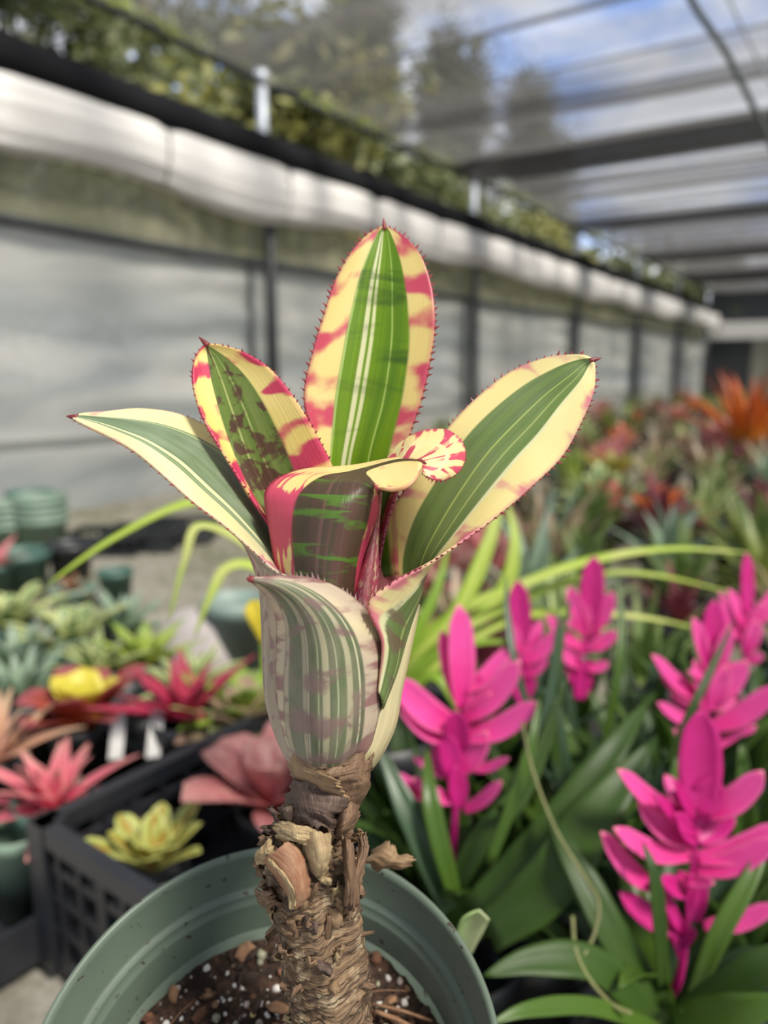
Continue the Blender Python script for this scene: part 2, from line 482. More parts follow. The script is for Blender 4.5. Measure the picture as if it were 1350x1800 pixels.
# ------------------------------------------------------------------ trees beyond the wall
def make_trees():
    def foliage_mat(name, a, b):
        t = NT(name)
        return t.leafy(t.mix(t.ss(t.noise(t.obj(), 1.6, 4), 0.35, 0.65), a, b), 0.6, 0.35)
    mats = [foliage_mat('olive_foliage', (0.12, 0.13, 0.05), (0.065, 0.08, 0.032)),
            foliage_mat('yellowish_foliage', (0.22, 0.21, 0.055), (0.09, 0.105, 0.035)),
            foliage_mat('grey_foliage', (0.12, 0.125, 0.075), (0.075, 0.08, 0.05))]
    bark = simple('bark', (0.13, 0.11, 0.09), 0.9, 0.25, 6, 0.5)
    def tree(name, base, h, spread, mat, label, nleaf, seed, slim=False, low=0.25):
        r = random.Random(seed)
        T = thing(name, label, 'tree', base, 'trees beyond the plastic wall')
        b = np.array(base, float)
        top = b + np.array([r.uniform(-.4, .4), r.uniform(-.4, .4), h * 0.93])
        tr = catmull([b, b + (top - b) * 0.35 + np.array([r.uniform(-.2, .2), r.uniform(-.2, .2), 0]), b + (top - b) * 0.7, top], 12)
        parts = [tube_vf(tr, np.linspace(0.045 * h ** 0.7, 0.012, 12), 8)]
        blobs = []
        nb = 16 if not slim else 22
        for k in range(nb):
            f = low + (0.96 - low) * (k + r.random()) / nb
            p0 = tr[min(11, int(f * 11))]
            a = r.uniform(0, 6.28)
            L = spread * (1.15 - 0.75 * f) * r.uniform(0.6, 1.1) if not slim else spread * (1.1 - 0.8 * f) * r.uniform(0.5, 1)
            p1 = p0 + np.array([math.cos(a) * L, math.sin(a) * L, L * (0.45 if not slim else 1.3)])
            parts.append(tube_vf(catmull([p0, (p0 + p1) / 2 + np.array([0, 0, 0.08 * L]), p1], 6), np.linspace(0.03, 0.008, 6), 5))
            blobs.append((p1, L * 0.55)); blobs.append(((p0 + p1) / 2, L * 0.45))
        build('trunk', *join(*parts), bark, T)
        nleaf = int(nleaf * (1.9 if not slim else 2.6))
        V = np.zeros((nleaf * 4, 3)); 
        for k in range(nleaf):
            c, rad = blobs[k % len(blobs)]
            rad = max(rad, 0.35)
            d = np.array([r.gauss(0, 1), r.gauss(0, 1), r.gauss(0, 0.8 if not slim else 1.5)]) * rad * 0.55
            q = c + d
            u = nrm([r.gauss(0, 1), r.gauss(0, 1), r.gauss(0, 0.7)]); w_ = nrm(np.cross(u, [r.gauss(0, 1) for _ in range(3)]))
            l = r.uniform(0.06, 0.13); ww = 0.45 if not slim else 0.25
            V[4 * k:4 * k + 4] = [q, q + u * l + w_ * l * ww, q + u * 2 * l, q + u * l - w_ * l * ww]
        build('foliage', V, [(4 * k, 4 * k + 1, 4 * k + 2, 4 * k + 3) for k in range(nleaf)], mat, T, smooth=False)
    L1 = 'dense olive broadleaf tree behind the left end of the plastic wall'
    k = 0
    for s, off, h, sp, mi, nl, slim, lb in [
        (3.6, -3.6, 4.9, 1.7, 0, 6500, False, 'broad olive tree close behind the plastic wall, left of the tall yellowish tree'),
        (7.4, -5.0, 8.3, 2.0, 0, 8500, False, 'tallest olive tree behind the plastic wall, crown above the roof cloth'),
        (6.2, -2.6, 3.7, 1.6, 1, 6000, False, 'low yellowish tree close behind the first two wall posts'),
        (4.2, -7.5, 9.0, 2.4, 2, 8000, False, 'huge grey-green tree far behind the wall, rising over the roof edge'),
        (9.6, -3.6, 3.7, 1.7, 0, 6000, False, 'low olive tree behind the middle of the plastic wall'),
        (11.2, -4.6, 7.2, 1.2, 2, 5200, True, 'slim feathery grey-green tree right of the tallest olive tree'),
        (13.4, -3.8, 6.9, 1.0, 2, 4200, True, 'thin wispy tree with upright branches, tip leaning over the roof'),
        (16.6, -3.4, 7.0, 1.0, 2, 3600, True, 'small feathery tree with bare upright sprays, farthest along the wall'),
        (12.5, -2.6, 3.2, 1.6, 1, 5000, False, 'rounded yellowish tree beyond the third wall post'),
        (16.0, -2.4, 3.0, 1.7, 0, 5000, False, 'rounded olive tree beyond the fourth wall post'),
        (20.5, -1.0, 3.2, 1.8, 0, 5000, False, 'rounded olive tree past the dark far end wall'),
        (1.2, -4.0, 5.0, 1.9, 2, 5500, False, 'grey-green tree behind the near end of the wall')]:
        k += 1
        tree('slim_tree' if slim else 'broadleaf_tree', W(s, 0, off), h, sp, mats[mi], lb, nl, 100 + k, slim, 0.2 if not slim else 0.35)
make_trees()

# ------------------------------------------------------------------ the variegated bromeliad in the green pot
S = 250.0   # mean distance of the plant in mm

def lp(q):
    """(px, py, mm farther than the plant's mean distance) -> world"""
    return P(q[0], q[1], (S + q[2]) / 1000)

def loft(stations, n=110, m=41, wob=0.00015, seed=0, jag=0.0):
    L = catmull([lp(s[0]) for s in stations], n)
    Mi = catmull([lp(s[1]) for s in stations], n)
    R = catmull([lp(s[2]) for s in stations], n)
    if jag:
        for i in range(n):
            v_ = i / n
            L[i] = Mi[i] + (L[i] - Mi[i]) * (1 + jag * (noise.noise((v_ * 7, seed, 1)) + 0.6 * noise.noise((v_ * 23, seed, 1))))
            R[i] = Mi[i] + (R[i] - Mi[i]) * (1 + jag * (noise.noise((v_ * 7, seed, 8)) + 0.6 * noise.noise((v_ * 23, seed, 8))))
    tl = Mi[-1] - Mi[0]
    V = []
    acc = np.r_[0, np.cumsum(np.linalg.norm(np.diff(Mi, axis=0), axis=1))]
    vv = acc / acc[-1]
    uv = []
    for i in range(n):
        for j in range(m):
            x = -1 + 2 * j / (m - 1)
            q = L[i] * (x * (x - 1) / 2) + Mi[i] * (1 - x * x) + R[i] * (x * (x + 1) / 2)
            q = q + wob * noise.noise((x * 2 + seed, vv[i] * 9, seed)) * FW
            if jag:
                e = max(0, abs(vv[i] - 0.5) - 0.3) / 0.2
                q = q + tl * e * 0.35 * jag * (noise.noise((x * 2.5, seed, vv[i] > .5)) + 0.6 * noise.noise((x * 8, seed, vv[i] > .5)))
                q = q + FW * (0.0016 * jag * 2 * noise.noise((x * 2.2 + seed, vv[i] * 3, seed)) + 0.0007 * jag * 2 * noise.noise((x * 7 + seed, vv[i] * 5, seed)))
            V.append(q); uv.append((j / (m - 1), vv[i]))
    return np.array(V), grid_faces(n, m), np.array(uv), L, Mi, R

def spine_vf(c, d, side, l, w):
    """a hooked prickle: small pyramid"""
    d = nrm(d); a = nrm(side); b = nrm(np.cross(d, a))
    return [c - a * w, c + b * w * 0.55, c + a * w, c - b * w * 0.55, c + d * l], [(0, 1, 4), (1, 2, 4), (2, 3, 4), (3, 0, 4)]

def teeth(edge, mid, gap=0.0023, ln=0.0015, seed=0, skip=0.0, end=1.0, up=0.0):
    r = random.Random(seed)
    acc = np.r_[0, np.cumsum(np.linalg.norm(np.diff(edge, axis=0), axis=1))]
    out = []
    s = acc[-1] * skip + gap
    while s < acc[-1] * end:
        i = min(len(edge) - 2, int(np.searchsorted(acc, s)))
        i = max(1, i)
        c = edge[i - 1] + (edge[i] - edge[i - 1]) * ((s - acc[i - 1]) / max(1e-9, acc[i] - acc[i - 1]))
        t = nrm(edge[i + 1] - edge[i - 1])
        o = edge[i] - mid[i]; o = nrm(o - t * (o @ t))
        l = ln * r.uniform(0.7, 1.25)
        out.append(spine_vf(c - o * 0.0003, o + t * 0.35 + UP * up + FW * r.uniform(-.2, .2), t, l, l * 0.34))
        s += gap * r.uniform(0.75, 1.3)
    return out

def leaf_mat(name, green, green2, cream, pink, gl, gr, stripes=(), dark=(0.07, 0.03, 0.02), cover=0.58, gcover=0.64,
             bands=(1.3, 9.0), soft=0.06, seed=0.0, rim=0.7, bloom=0.0, gbase=0.0, trans=0.28, rough=0.4, base_pink=0.0, edge_soft=0.04,
             gbands=None, lines=0.0, cream2=None, bloom_col=(0.55, 0.56, 0.52), bp=(0.3, 0.75), reg=None):
    t = NT(name)
    u, v = t.uv()
    x = t.m('MULTIPLY_ADD', u, 2.0, -1.0)
    # slight wander of the stripes
    wob = t.m('MULTIPLY', t.m('SUBTRACT', t.noise(t.comb(t.m('MULTIPLY', u, 3.0), t.m('MULTIPLY', v, 3.0), seed), 1.0, 2), 0.5), 0.05)
    xw = t.m('ADD', x, wob)
    hl, hr = t.curve(v, gl), t.curve(v, gr)
    xs = t.m('MAXIMUM', t.m('DIVIDE', t.m('MULTIPLY', xw, -1.0), hl), t.m('DIVIDE', xw, hr))
    side = t.m('GREATER_THAN', xw, 0.0)
    sx = t.m('ADD', t.m('MULTIPLY', side, t.m('DIVIDE', xw, hr)), t.m('MULTIPLY', t.m('SUBTRACT', 1.0, side), t.m('DIVIDE', xw, hl)))
    ing = t.ss(xs, 1 + edge_soft, 1 - edge_soft)
    vec = t.comb(t.m('MULTIPLY', u, bands[0]), t.m('MULTIPLY', v, bands[1]), seed)
    n1 = t.noise(vec, 1.0, 2.2, 0.5, 0.4)
    n1b = t.noise(t.comb(t.m('MULTIPLY', u, bands[0] * 4), t.m('MULTIPLY', v, bands[1] * 2.2), seed + 5), 1.0, 3, 0.5)
    ga, gb = gbands or (bands[0] * 2.2, bands[1] * 1.3)
    n2 = t.noise(t.comb(t.m('MULTIPLY', u, ga), t.m('MULTIPLY', v, gb), seed + 9), 1.0, 4, 0.55, 0.5)
    fine = t.noise(t.comb(t.m('MULTIPLY', u, 70.0), t.m('MULTIPLY', v, 1.6), seed), 1.0, 2)
    long = t.noise(t.comb(t.m('MULTIPLY', u, 13.0), t.m('MULTIPLY', v, 0.8), seed + 2), 1.0, 2)
    fl = t.noise(t.comb(t.m('MULTIPLY', u, 1.5), t.m('MULTIPLY', v, 3.0), seed + 4), 1.0, 2)
    # cream margin
    cm = t.mix(t.ss(fl, 0.35, 0.65), cream, cream2 or tuple(c * k for c, k in zip(cream, (0.98, 0.94, 0.8))))
    bl = t.m('ADD', t.m('MULTIPLY', n1, 0.8), t.m('MULTIPLY', n1b, 0.2))
    if reg:
        lo = t.noise(t.comb(t.m('MULTIPLY', u, 2.4), t.m('MULTIPLY', v, 2.6), seed + 3), 1.0, 1)
        bl = t.m('ADD', bl, t.m('MULTIPLY', t.m('SINE', t.m('ADD', t.m('MULTIPLY', v, reg[0] * 6.2832), t.m('MULTIPLY', lo, 9.0))), reg[1]))
    if base_pink:
        bl = t.m('ADD', bl, t.m('MULTIPLY', t.ss(v, bp[1], bp[0]), base_pink))
    ax = t.m('ABSOLUTE', x)
    bl = t.m('ADD', bl, t.m('MULTIPLY', t.ss(ax, 0.70, 1.0), 0.07))
    if lines:
        bl = t.m('ADD', bl, t.m('MULTIPLY', t.m('SUBTRACT', t.noise(t.comb(t.m('MULTIPLY', u, 34.0), t.m('MULTIPLY', v, 5.0), seed), 1.0, 2), 0.5), lines))
    cm = t.mix(t.ss(bl, cover - soft, cover + soft), cm, pink)
    # rim of the blade
    cm = t.mix(t.m('MULTIPLY', t.ss(ax, 0.93, 1.0), rim), cm, tuple(c * 0.75 for c in pink))
    # green band with its pale lines
    g = t.mix(t.ss(long, 0.35, 0.68), green, green2)
    g = t.mix(t.m('MULTIPLY', t.ss(fine, 0.4, 0.7), 0.25), g, tuple(c * 0.6 for c in green))
    for sp, wd, col in stripes:
        f = t.ss(t.m('ABSOLUTE', t.m('SUBTRACT', sx, sp)), wd * 1.25, wd * 0.65)
        g = t.mix(f, g, col)
    if gbase: n2 = t.m('ADD', n2, t.m('MULTIPLY', t.ss(v, bp[1], bp[0]), gbase))
    g = t.mix(t.ss(n2, gcover - soft, gcover + soft * 1.3, 0.0, 0.88), g, dark)
    col = t.mix(ing, cm, g)
    if bloom:
        bn = t.noise(t.comb(t.m('MULTIPLY', u, 5.0), t.m('MULTIPLY', v, 4.0), seed + 7), 1.0, 4, 0.6)
        col = t.mix(t.m('MULTIPLY', t.ss(bn, 0.3, 0.7), bloom), col, bloom_col)
    nm = t.bump(t.m('ADD', fine, t.m('MULTIPLY', long, 0.6)), 0.22, 0.0006)
    return t.leafy(col, rough, trans, nm)

spine_m = simple('prickle_red_brown', (0.22, 0.028, 0.032), 0.5, 0.2, 300)
spine_d = simple('prickle_dark', (0.09, 0.02, 0.022), 0.5, 0.2, 300)
CREAM = (0.86, 0.76, 0.36)
PINK = (0.62, 0.055, 0.13)
PALE = (0.80, 0.78, 0.52)

POTC = CAM + np.array([-0.0401, 0.2184, -0.2247])       # centre of the pot's rim
POTN = nrm([-0.027, -0.379, 1.0])
plant = thing('potted_bromeliad', 'variegated bromeliad with toothed cream, green and pink leaves in tilted sage green pot', 'plant', POTC - POTN * 0.14)

def main_leaf(name, st, mat, spines=True, n=110, m=41, thick=0.0009, gap=0.0023, ln=0.0015, sides='LR', skip=0.0, end=1.0, tip=0.004, seed=0, spm=None, parent=None, tipdir=None, jag=0.0, up=0.0):
    V, Fc, uv, L, Mi, R = loft(st, n, m, seed=seed, jag=jag)
    o = build(name, V, Fc, mat, parent or plant, uv=uv, solid=thick)
    if spines:
        ps = []
        if 'L' in sides: ps += teeth(L, Mi, gap, ln, seed, skip, end, up)
        if 'R' in sides: ps += teeth(R, Mi, gap, ln, seed + 1, skip, end, up)
        build('marginal_spines', *join(*ps), spm or spine_m, o, smooth=False)
        if tip:
            d = nrm(Mi[-1] - Mi[-6]) if tipdir is None else nrm(tipdir)
            v, f = tube_vf(catmull([Mi[-1] - d * 0.0012, Mi[-1] + d * tip * 0.4, Mi[-1] + d * tip], 7), np.array([0.0011, 0.001, 0.0009, 0.0007, 0.0005, 0.0003, 0.00005]), 6)
            build('tip_spine', v, f, spine_m, o)
    return o

# tall back leaf, inner face towards us
mA = leaf_mat('leaf_tall', (0.20, 0.36, 0.012), (0.13, 0.27, 0.012), CREAM, (0.66, 0.10, 0.17),
              [(0, .85), (.25, .70), (.45, .45), (.7, .42), (.88, .36), (1, .30)], [(0, .92), (.25, .85), (.5, .73), (.75, .63), (.9, .52), (1, .4)],
              [(-0.16, 0.11, (0.80, 0.80, 0.50)), (0.085, 0.05, (0.78, 0.80, 0.46)), (0.60, 0.022, (0.45, 0.62, 0.14)), (-0.93, 0.05, (0.45, 0.60, 0.20))],
              dark=(0.05, 0.12, 0.012), cover=0.60, gcover=0.60, bands=(1.6, 9.0), seed=2.4, rim=0.55, reg=(8.0, 0.085), trans=0.45, base_pink=0.02, gbands=(0.7, 9.0), soft=0.085)
main_leaf('leaf', [((572, 1010, 14), (612, 1020, 26), (700, 1010, 14)), ((560, 900, 15), (604, 900, 26), (695, 890, 14)), ((566, 815, 16), (609, 815, 25), (705, 810, 14)),
                   ((535, 705, 17), (629, 705, 25), (741, 700, 15)), ((552, 612, 19), (645, 610, 26), (761, 605, 17)),
                   ((571, 548, 21), (653, 548, 27), (764, 548, 19)), ((589, 495, 23), (660, 490, 28), (757, 497, 22)), ((613, 450, 25), (667, 445, 29), (738, 446, 25)),
                   ((640, 417, 28), (672, 413, 30), (711, 416, 28)), ((660, 404, 29.5), (675, 402, 30), (692, 404, 29.5)), ((675, 400, 30), (676, 399, 30), (677, 400, 30))],
          mA, skip=0.28, seed=3, tip=0.0035, tipdir=UP * 1 - RT * 0.15, gap=0.0026, ln=0.0021)
# left upright leaf, spotted
mB = leaf_mat('leaf_spotted', (0.13, 0.215, 0.03), (0.20, 0.27, 0.06), (0.86, 0.73, 0.27), PINK,
              [(0, .6), (.3, .45), (.6, .34), (.9, .28), (1, .25)], [(0, .62), (.3, .6), (.6, .62), (.85, .55), (1, .4)],
              [(0.0, 0.05, (0.42, 0.48, 0.16)), (0.42, 0.03, (0.38, 0.45, 0.14))],
              dark=(0.085, 0.022, 0.02), cover=0.60, gcover=0.55, reg=(7.5, 0.085), bands=(1.8, 7.0), seed=4.1, base_pink=0.16, gbase=0.12, soft=0.05, gbands=(6.0, 13.0), bp=(0.3, 0.75), rim=0.35)
main_leaf('leaf', [((505, 1000, 2), (545, 1000, 14), (600, 960, 2)), ((482, 938, 2), (505, 930, 13), (596, 890, 2)), ((438, 868, 2), (462, 858, 12), (588, 832, 2)), ((395, 800, 2), (434, 795, 11), (560, 772, 2)),
                   ((357, 735, 3), (410, 728, 10), (520, 704, 2)), ((340, 678, 4), (391, 672, 10), (476, 650, 4)), ((340, 642, 6), (378, 638, 10), (430, 620, 6)),
                   ((348, 620, 8), (369, 618, 10), (393, 608, 8)), ((361, 605, 9), (362, 604, 9), (364, 604, 9))],
          mB, skip=0.3, seed=5, tip=0.0035, tipdir=-RT * 0.8 + UP * 0.75, gap=0.0022, ln=0.0015)
# far left arching leaf
mC = leaf_mat('leaf_arching', (0.18, 0.255, 0.13), (0.115, 0.18, 0.085), (0.85, 0.80, 0.47), (0.62, 0.22, 0.28),
              [(0, .62), (.5, .56), (.85, .5), (1, .4)], [(0, .98), (.3, .92), (.5, .62), (.8, .38), (1, .3)],
              [(-0.72, 0.085, (0.72, 0.74, 0.42)), (-0.9, 0.02, (0.35, 0.45, 0.2)), (0.88, 0.04, (0.42, 0.50, 0.22))],
              dark=(0.13, 0.2, 0.12), cover=0.68, gcover=0.8, bands=(1.2, 9.0), seed=7.7, bloom=0.35, bloom_col=(0.42, 0.49, 0.37), base_pink=0.12, bp=(0.05, 0.3), rim=0.4)
main_leaf('leaf', [((510, 1022, -10), (515, 1010, 6), (520, 960, 22)), ((484, 1004, -12), (496, 985, 5), (496, 930, 24)), ((442, 966, -13), (462, 935, 5), (476, 890, 25)), ((395, 925, -13), (424, 885, 5), (452, 835, 25)),
                   ((340, 884, -13), (380, 838, 3), (415, 788, 22)), ((288, 838, -13), (330, 795, 0), (367, 752, 16)), ((238, 796, -13), (275, 765, -3), (312, 728, 9)), ((190, 768, -12), (222, 749, -4), (246, 719, 6)),
                   ((156, 752, -10), (180, 740, -5), (190, 724, 2)), ((138, 743, -8), (148, 735, -5), (152, 727, -2)), ((128, 737, -6), (130, 733, -5), (132, 730, -5))],
          mC, seed=8, tip=0.0026, gap=0.0026, ln=0.0015, tipdir=-RT + UP * 0.1)
# right leaf
mD = leaf_mat('leaf_right', (0.15, 0.235, 0.055), (0.105, 0.175, 0.045), (0.85, 0.76, 0.38), (0.66, 0.20, 0.25),
              [(0, .6), (.28, .5), (.5, .55), (.85, .52), (1, .45)], [(0, 1.0), (.14, .95), (.24, .72), (.4, .55), (.6, .52), (.85, .46), (1, .35)],
              [(0.0, 0.035, (0.36, 0.46, 0.10)), (0.48, 0.03, (0.36, 0.44, 0.14)), (0.98, 0.10, (0.72, 0.72, 0.42))],
              dark=(0.15, 0.10, 0.06), cover=0.60, gcover=0.74, bands=(1.0, 12.0), seed=11.3, base_pink=0.075, gbase=0.20, bp=(0.22, 0.45), rim=0.5, bloom=0.15, bloom_col=(0.42, 0.45, 0.33))
main_leaf('leaf', [((645, 1240, 10), (672, 1245, -8), (664, 1215, -14)), ((642, 1170, 14), (697, 1180, 2), (672, 1130, -18)), ((640, 1110, 18), (718, 1110, 3), (648, 1064, -24)), ((652, 1040, 20), (737, 1045, 4), (694, 1022, -22)), ((664, 968, 20), (743, 988, 8), (758, 988, -14)),
                   ((689, 897, 18), (772, 926, 8), (832, 938, -8)), ((735, 828, 16), (815, 856, 8), (888, 896, -5)), ((783, 758, 14), (862, 792, 8), (946, 845, -3)),
                   ((835, 702, 13), (910, 742, 8), (990, 800, -1)), ((895, 655, 12), (957, 697, 8), (1023, 740, 1)), ((955, 630, 10), (1003, 660, 7), (1043, 692, 3)),
                   ((1003, 623, 8), (1026, 641, 7), (1047, 658, 5)), ((1028, 626, 7), (1036, 634, 6), (1045, 642, 6)), ((1041, 632, 6), (1042, 633, 6), (1043, 634, 6))],
          mD, seed=13, tip=0.003, gap=0.0025, ln=0.0019, tipdir=RT + UP * 0.25, skip=0.12, n=130)
# front centre leaf: dark outer face, twisting over to the right
mF = leaf_mat('leaf_front_dark', (0.105, 0.052, 0.038), (0.07, 0.052, 0.026), (0.86, 0.72, 0.33), (0.64, 0.075, 0.15),
              [(0, .58), (.35, .62), (.55, .40), (.68, .12), (.8, .1), (1, .25)], [(0, .92), (.35, .72), (.55, .88), (.64, .5), (.7, .12), (1, .2)],
              [(-0.30, 0.05, (0.14, 0.075, 0.055)), (-0.05, 0.03, (0.115, 0.06, 0.045)), (0.3, 0.02, (0.11, 0.07, 0.05))],
              dark=(0.085, 0.20, 0.02), cover=0.605, gcover=0.58, bands=(0.8, 5.0), seed=15.2, base_pink=0.14, bp=(0.37, 0.50), lines=0.5, gbands=(1.1, 13.0), soft=0.035, rim=0.5)
leafF = main_leaf('leaf', [((494, 1050, -6), (570, 1060, -22), (622, 1055, -6)), ((484, 990, -6), (574, 1000, -22), (634, 995, -7)), ((476, 940, -6), (580, 950, -22), (648, 950, -8)), ((469, 896, -6), (588, 905, -22), (662, 905, -9)),
                   ((467, 866, -5), (594, 872, -20), (663, 872, -13)), ((490, 841, -2), (603, 846, -15), (662, 862, -20)), ((540, 825, 4), (625, 833, -8), (672, 860, -25)), ((610, 822, 8), (658, 822, -6), (692, 862, -27)),
                   ((665, 814, 8), (692, 813, -8), (712, 858, -28)), ((700, 808, 4), (718, 810, -12), (728, 846, -27)), ((726, 808, -6), (733, 811, -16), (738, 830, -24)), ((740, 812, -18), (741, 813, -18), (742, 814, -18))],
          mF, seed=17, tip=0.0028, gap=0.0014, ln=0.0017, skip=0.30, tipdir=RT * 0.6 - FW - UP * 0.2, n=140, end=0.55, sides='L', up=0.35)
# flared lip of that leaf
mF2 = leaf_mat('leaf_lip', (0.86, 0.76, 0.42), (0.84, 0.72, 0.36), (0.86, 0.76, 0.42), (0.58, 0.07, 0.13),
               [(0, .1), (1, .1)], [(0, .1), (1, .1)], [], dark=(0.5, 0.05, 0.1), cover=0.535, gcover=0.9, bands=(1.3, 16.0), seed=20.5, rim=0.7, soft=0.05)
main_leaf('leaf_lip', [((676, 816, 2), (682, 806, 4), (688, 800, 8)), ((694, 811, -2), (695, 796, 4), (702, 781, 9)), ((708, 809, -8), (722, 782, -1), (728, 764, 8)), ((720, 809, -12), (748, 780, -4), (758, 756, 5)),
                       ((730, 810, -15), (768, 784, -8), (788, 758, 1)), ((737, 811, -17), (782, 792, -12), (810, 776, -4)), ((740, 813, -18), (786, 804, -15), (817, 800, -8)), ((742, 816, -19), (778, 817, -18), (808, 826, -13)),
                       ((743, 821, -20), (768, 828, -20), (784, 842, -17)), ((743, 827, -21), (756, 834, -21), (764, 844, -20)), ((742, 832, -22), (747, 836, -22), (750, 838, -22))],
          mF2, seed=21, tip=0, gap=0.0017, ln=0.0017, sides='R', parent=leafF)
# inner leaf slivers to the right of it
mG = leaf_mat('leaf_inner_pink', (0.30, 0.13, 0.12), (0.42, 0.18, 0.18), (0.74, 0.55, 0.40), (0.52, 0.10, 0.17),
              [(0, .3), (1, .3)], [(0, .3), (1, .3)], [], dark=(0.30, 0.05, 0.09), cover=0.46, gcover=0.5, bands=(6.0, 12.0), seed=24.0, rim=0.7)
main_leaf('leaf', [((605, 1075, -4), (640, 1075, -14), (664, 1060, 0)), ((618, 1040, -4), (645, 1035, -13), (664, 1020, 0)), ((632, 1000, -4), (652, 985, -11), (664, 970, 0)), ((648, 950, -3), (658, 940, -8), (665, 928, 0)), ((660, 900, -2), (664, 895, -5), (668, 890, 0)), ((666, 866, 0), (668, 864, -2), (670, 864, 0))],
          mG, seed=25, tip=0, gap=0.0022, ln=0.001, sides='R', n=50, m=21)
mK = leaf_mat('leaf_inner_green', (0.15, 0.24, 0.03), (0.11, 0.2, 0.03), (0.72, 0.46, 0.34), (0.55, 0.11, 0.17),
              [(0, .7), (1, .5)], [(0, .6), (1, .5)], [], dark=(0.22, 0.06, 0.06), cover=0.47, gcover=0.6, bands=(4.0, 10.0), seed=27.0, rim=0.9)
main_leaf('leaf', [((620, 1080, 4), (645, 1080, 12), (662, 1060, 4)), ((636, 1000, 4), (650, 995, 12), (668, 985, 4)), ((650, 930, 4), (662, 925, 11), (680, 925, 4)), ((655, 880, 4), (675, 878, 10), (697, 868, 4)), ((660, 845, 4), (690, 842, 9), (715, 835, 4)), ((690, 815, 6), (705, 814, 8), (718, 812, 6))],
          mK, seed=28, tip=0, gap=0.0024, ln=0.0013, sides='R', n=50, m=21, spm=spine_d)
# bottom front leaf wrapping the tube
mH = leaf_mat('leaf_sheathing', (0.115, 0.15, 0.07), (0.07, 0.10, 0.05), (0.62, 0.54, 0.33), (0.26, 0.115, 0.12),
              [(0, .8), (.3, .78), (.6, .72), (.85, .6), (1, .4)], [(0, .72), (.3, .66), (.6, .55), (.85, .42), (1, .3)],
              [(-0.92, 0.06, (0.40, 0.34, 0.24)), (-0.46, 0.05, (0.33, 0.30, 0.19)), (-0.38, 0.02, (0.42, 0.36, 0.28)), (0.02, 0.085, (0.38, 0.36, 0.22)), (0.60, 0.08, (0.36, 0.34, 0.22)), (0.3, 0.02, (0.3, 0.34, 0.2)), (-0.15, 0.02, (0.32, 0.35, 0.2)), (0.86, 0.025, (0.5, 0.5, 0.33))],
              dark=(0.16, 0.085, 0.09), cover=0.575, gcover=0.565, bands=(1.6, 13.0), seed=31.0, gbase=0.06, bloom=0.30, bloom_col=(0.36, 0.29, 0.23), rim=0.35, soft=0.07, gbands=(3.5, 10.0), base_pink=0.06, bp=(0.1, 0.5), trans=0.12, cream2=(0.52, 0.43, 0.33))
main_leaf('leaf', [((520, 1334, 0), (568, 1352, -19), (640, 1330, -6)), ((503, 1312, 0), (572, 1330, -23), (652, 1305, -7)), ((488, 1270, 0), (574, 1285, -27), (664, 1255, -8)), ((482, 1205, 0), (574, 1215, -29), (671, 1195, -9)), ((487, 1140, -4), (570, 1140, -31), (673, 1135, -10)),
                   ((488, 1098, -10), (556, 1092, -33), (655, 1088, -14)), ((480, 1066, -16), (530, 1056, -35), (616, 1048, -18)), ((468, 1045, -24), (500, 1034, -37), (566, 1022, -24)), ((454, 1031, -32), (474, 1024, -38), (514, 1014, -31)),
                   ((446, 1024, -36), (455, 1020, -38), (473, 1015, -36)), ((438, 1019, -38), (439, 1018, -38), (440, 1017, -38))],
          mH, seed=33, tip=0.001, gap=0.0018, ln=0.0023, spm=spine_d, skip=0.3, sides='R', n=120, up=0.8)
# outer sheaths left and right
mI = leaf_mat('sheath_pale', (0.44, 0.36, 0.28), (0.36, 0.29, 0.20), (0.50, 0.42, 0.33), (0.34, 0.14, 0.16),
              [(0, .4), (1, .4)], [(0, .4), (1, .4)], [], dark=(0.26, 0.14, 0.14), cover=0.56, gcover=0.58, bands=(3.0, 9.0), seed=35.0, rim=0.3, trans=0.15, bloom=0.15, bloom_col=(0.4, 0.34, 0.27))
main_leaf('leaf_sheath', [((530, 1352, 8), (520, 1350, -6), (560, 1350, -8)), ((508, 1318, 8), (496, 1312, -4), (540, 1310, -8)), ((484, 1240, 8), (474, 1240, -2), (540, 1240, -8)), ((472, 1170, 8), (471, 1165, -2), (540, 1170, -8)), ((468, 1100, 8), (470, 1095, -4), (540, 1100, -10)),
                          ((462, 1050, 8), (468, 1045, -6), (530, 1050, -12)), ((448, 1000, 6), (470, 1005, -9), (520, 1020, -14)), ((432, 962, 0), (456, 985, -10), (500, 1014, -13)), ((418, 944, -10), (432, 958, -11.5), (470, 992, -12))],
          mI, spines=False, n=60, m=25)
mJ = leaf_mat('sheath_cream', (0.52, 0.46, 0.26), (0.44, 0.36, 0.20), (0.60, 0.52, 0.31), (0.32, 0.17, 0.15),
              [(0, .4), (1, .4)], [(0, .4), (1, .4)], [], dark=(0.42, 0.28, 0.24), cover=0.64, gcover=0.68, bands=(1.5, 6.0), seed=37.0, rim=0.2, trans=0.15, bloom=0.15, bloom_col=(0.42, 0.36, 0.26))
main_leaf('leaf_sheath', [((590, 1350, -4), (645, 1348, -6), (652, 1350, 10)), ((590, 1320, -4), (662, 1318, -6), (672, 1318, 10)), ((590, 1270, -4), (681, 1272, -4), (688, 1272, 10)), ((590, 1215, -4), (691, 1215, -2), (696, 1215, 10)), ((600, 1150, 0), (703, 1160, 0), (706, 1160, 10)), ((620, 1090, 2), (716, 1100, 2), (720, 1100, 12)), ((640, 1060, 4), (724, 1062, 6), (728, 1062, 12))],
          mJ, spines=False, n=60, m=25)

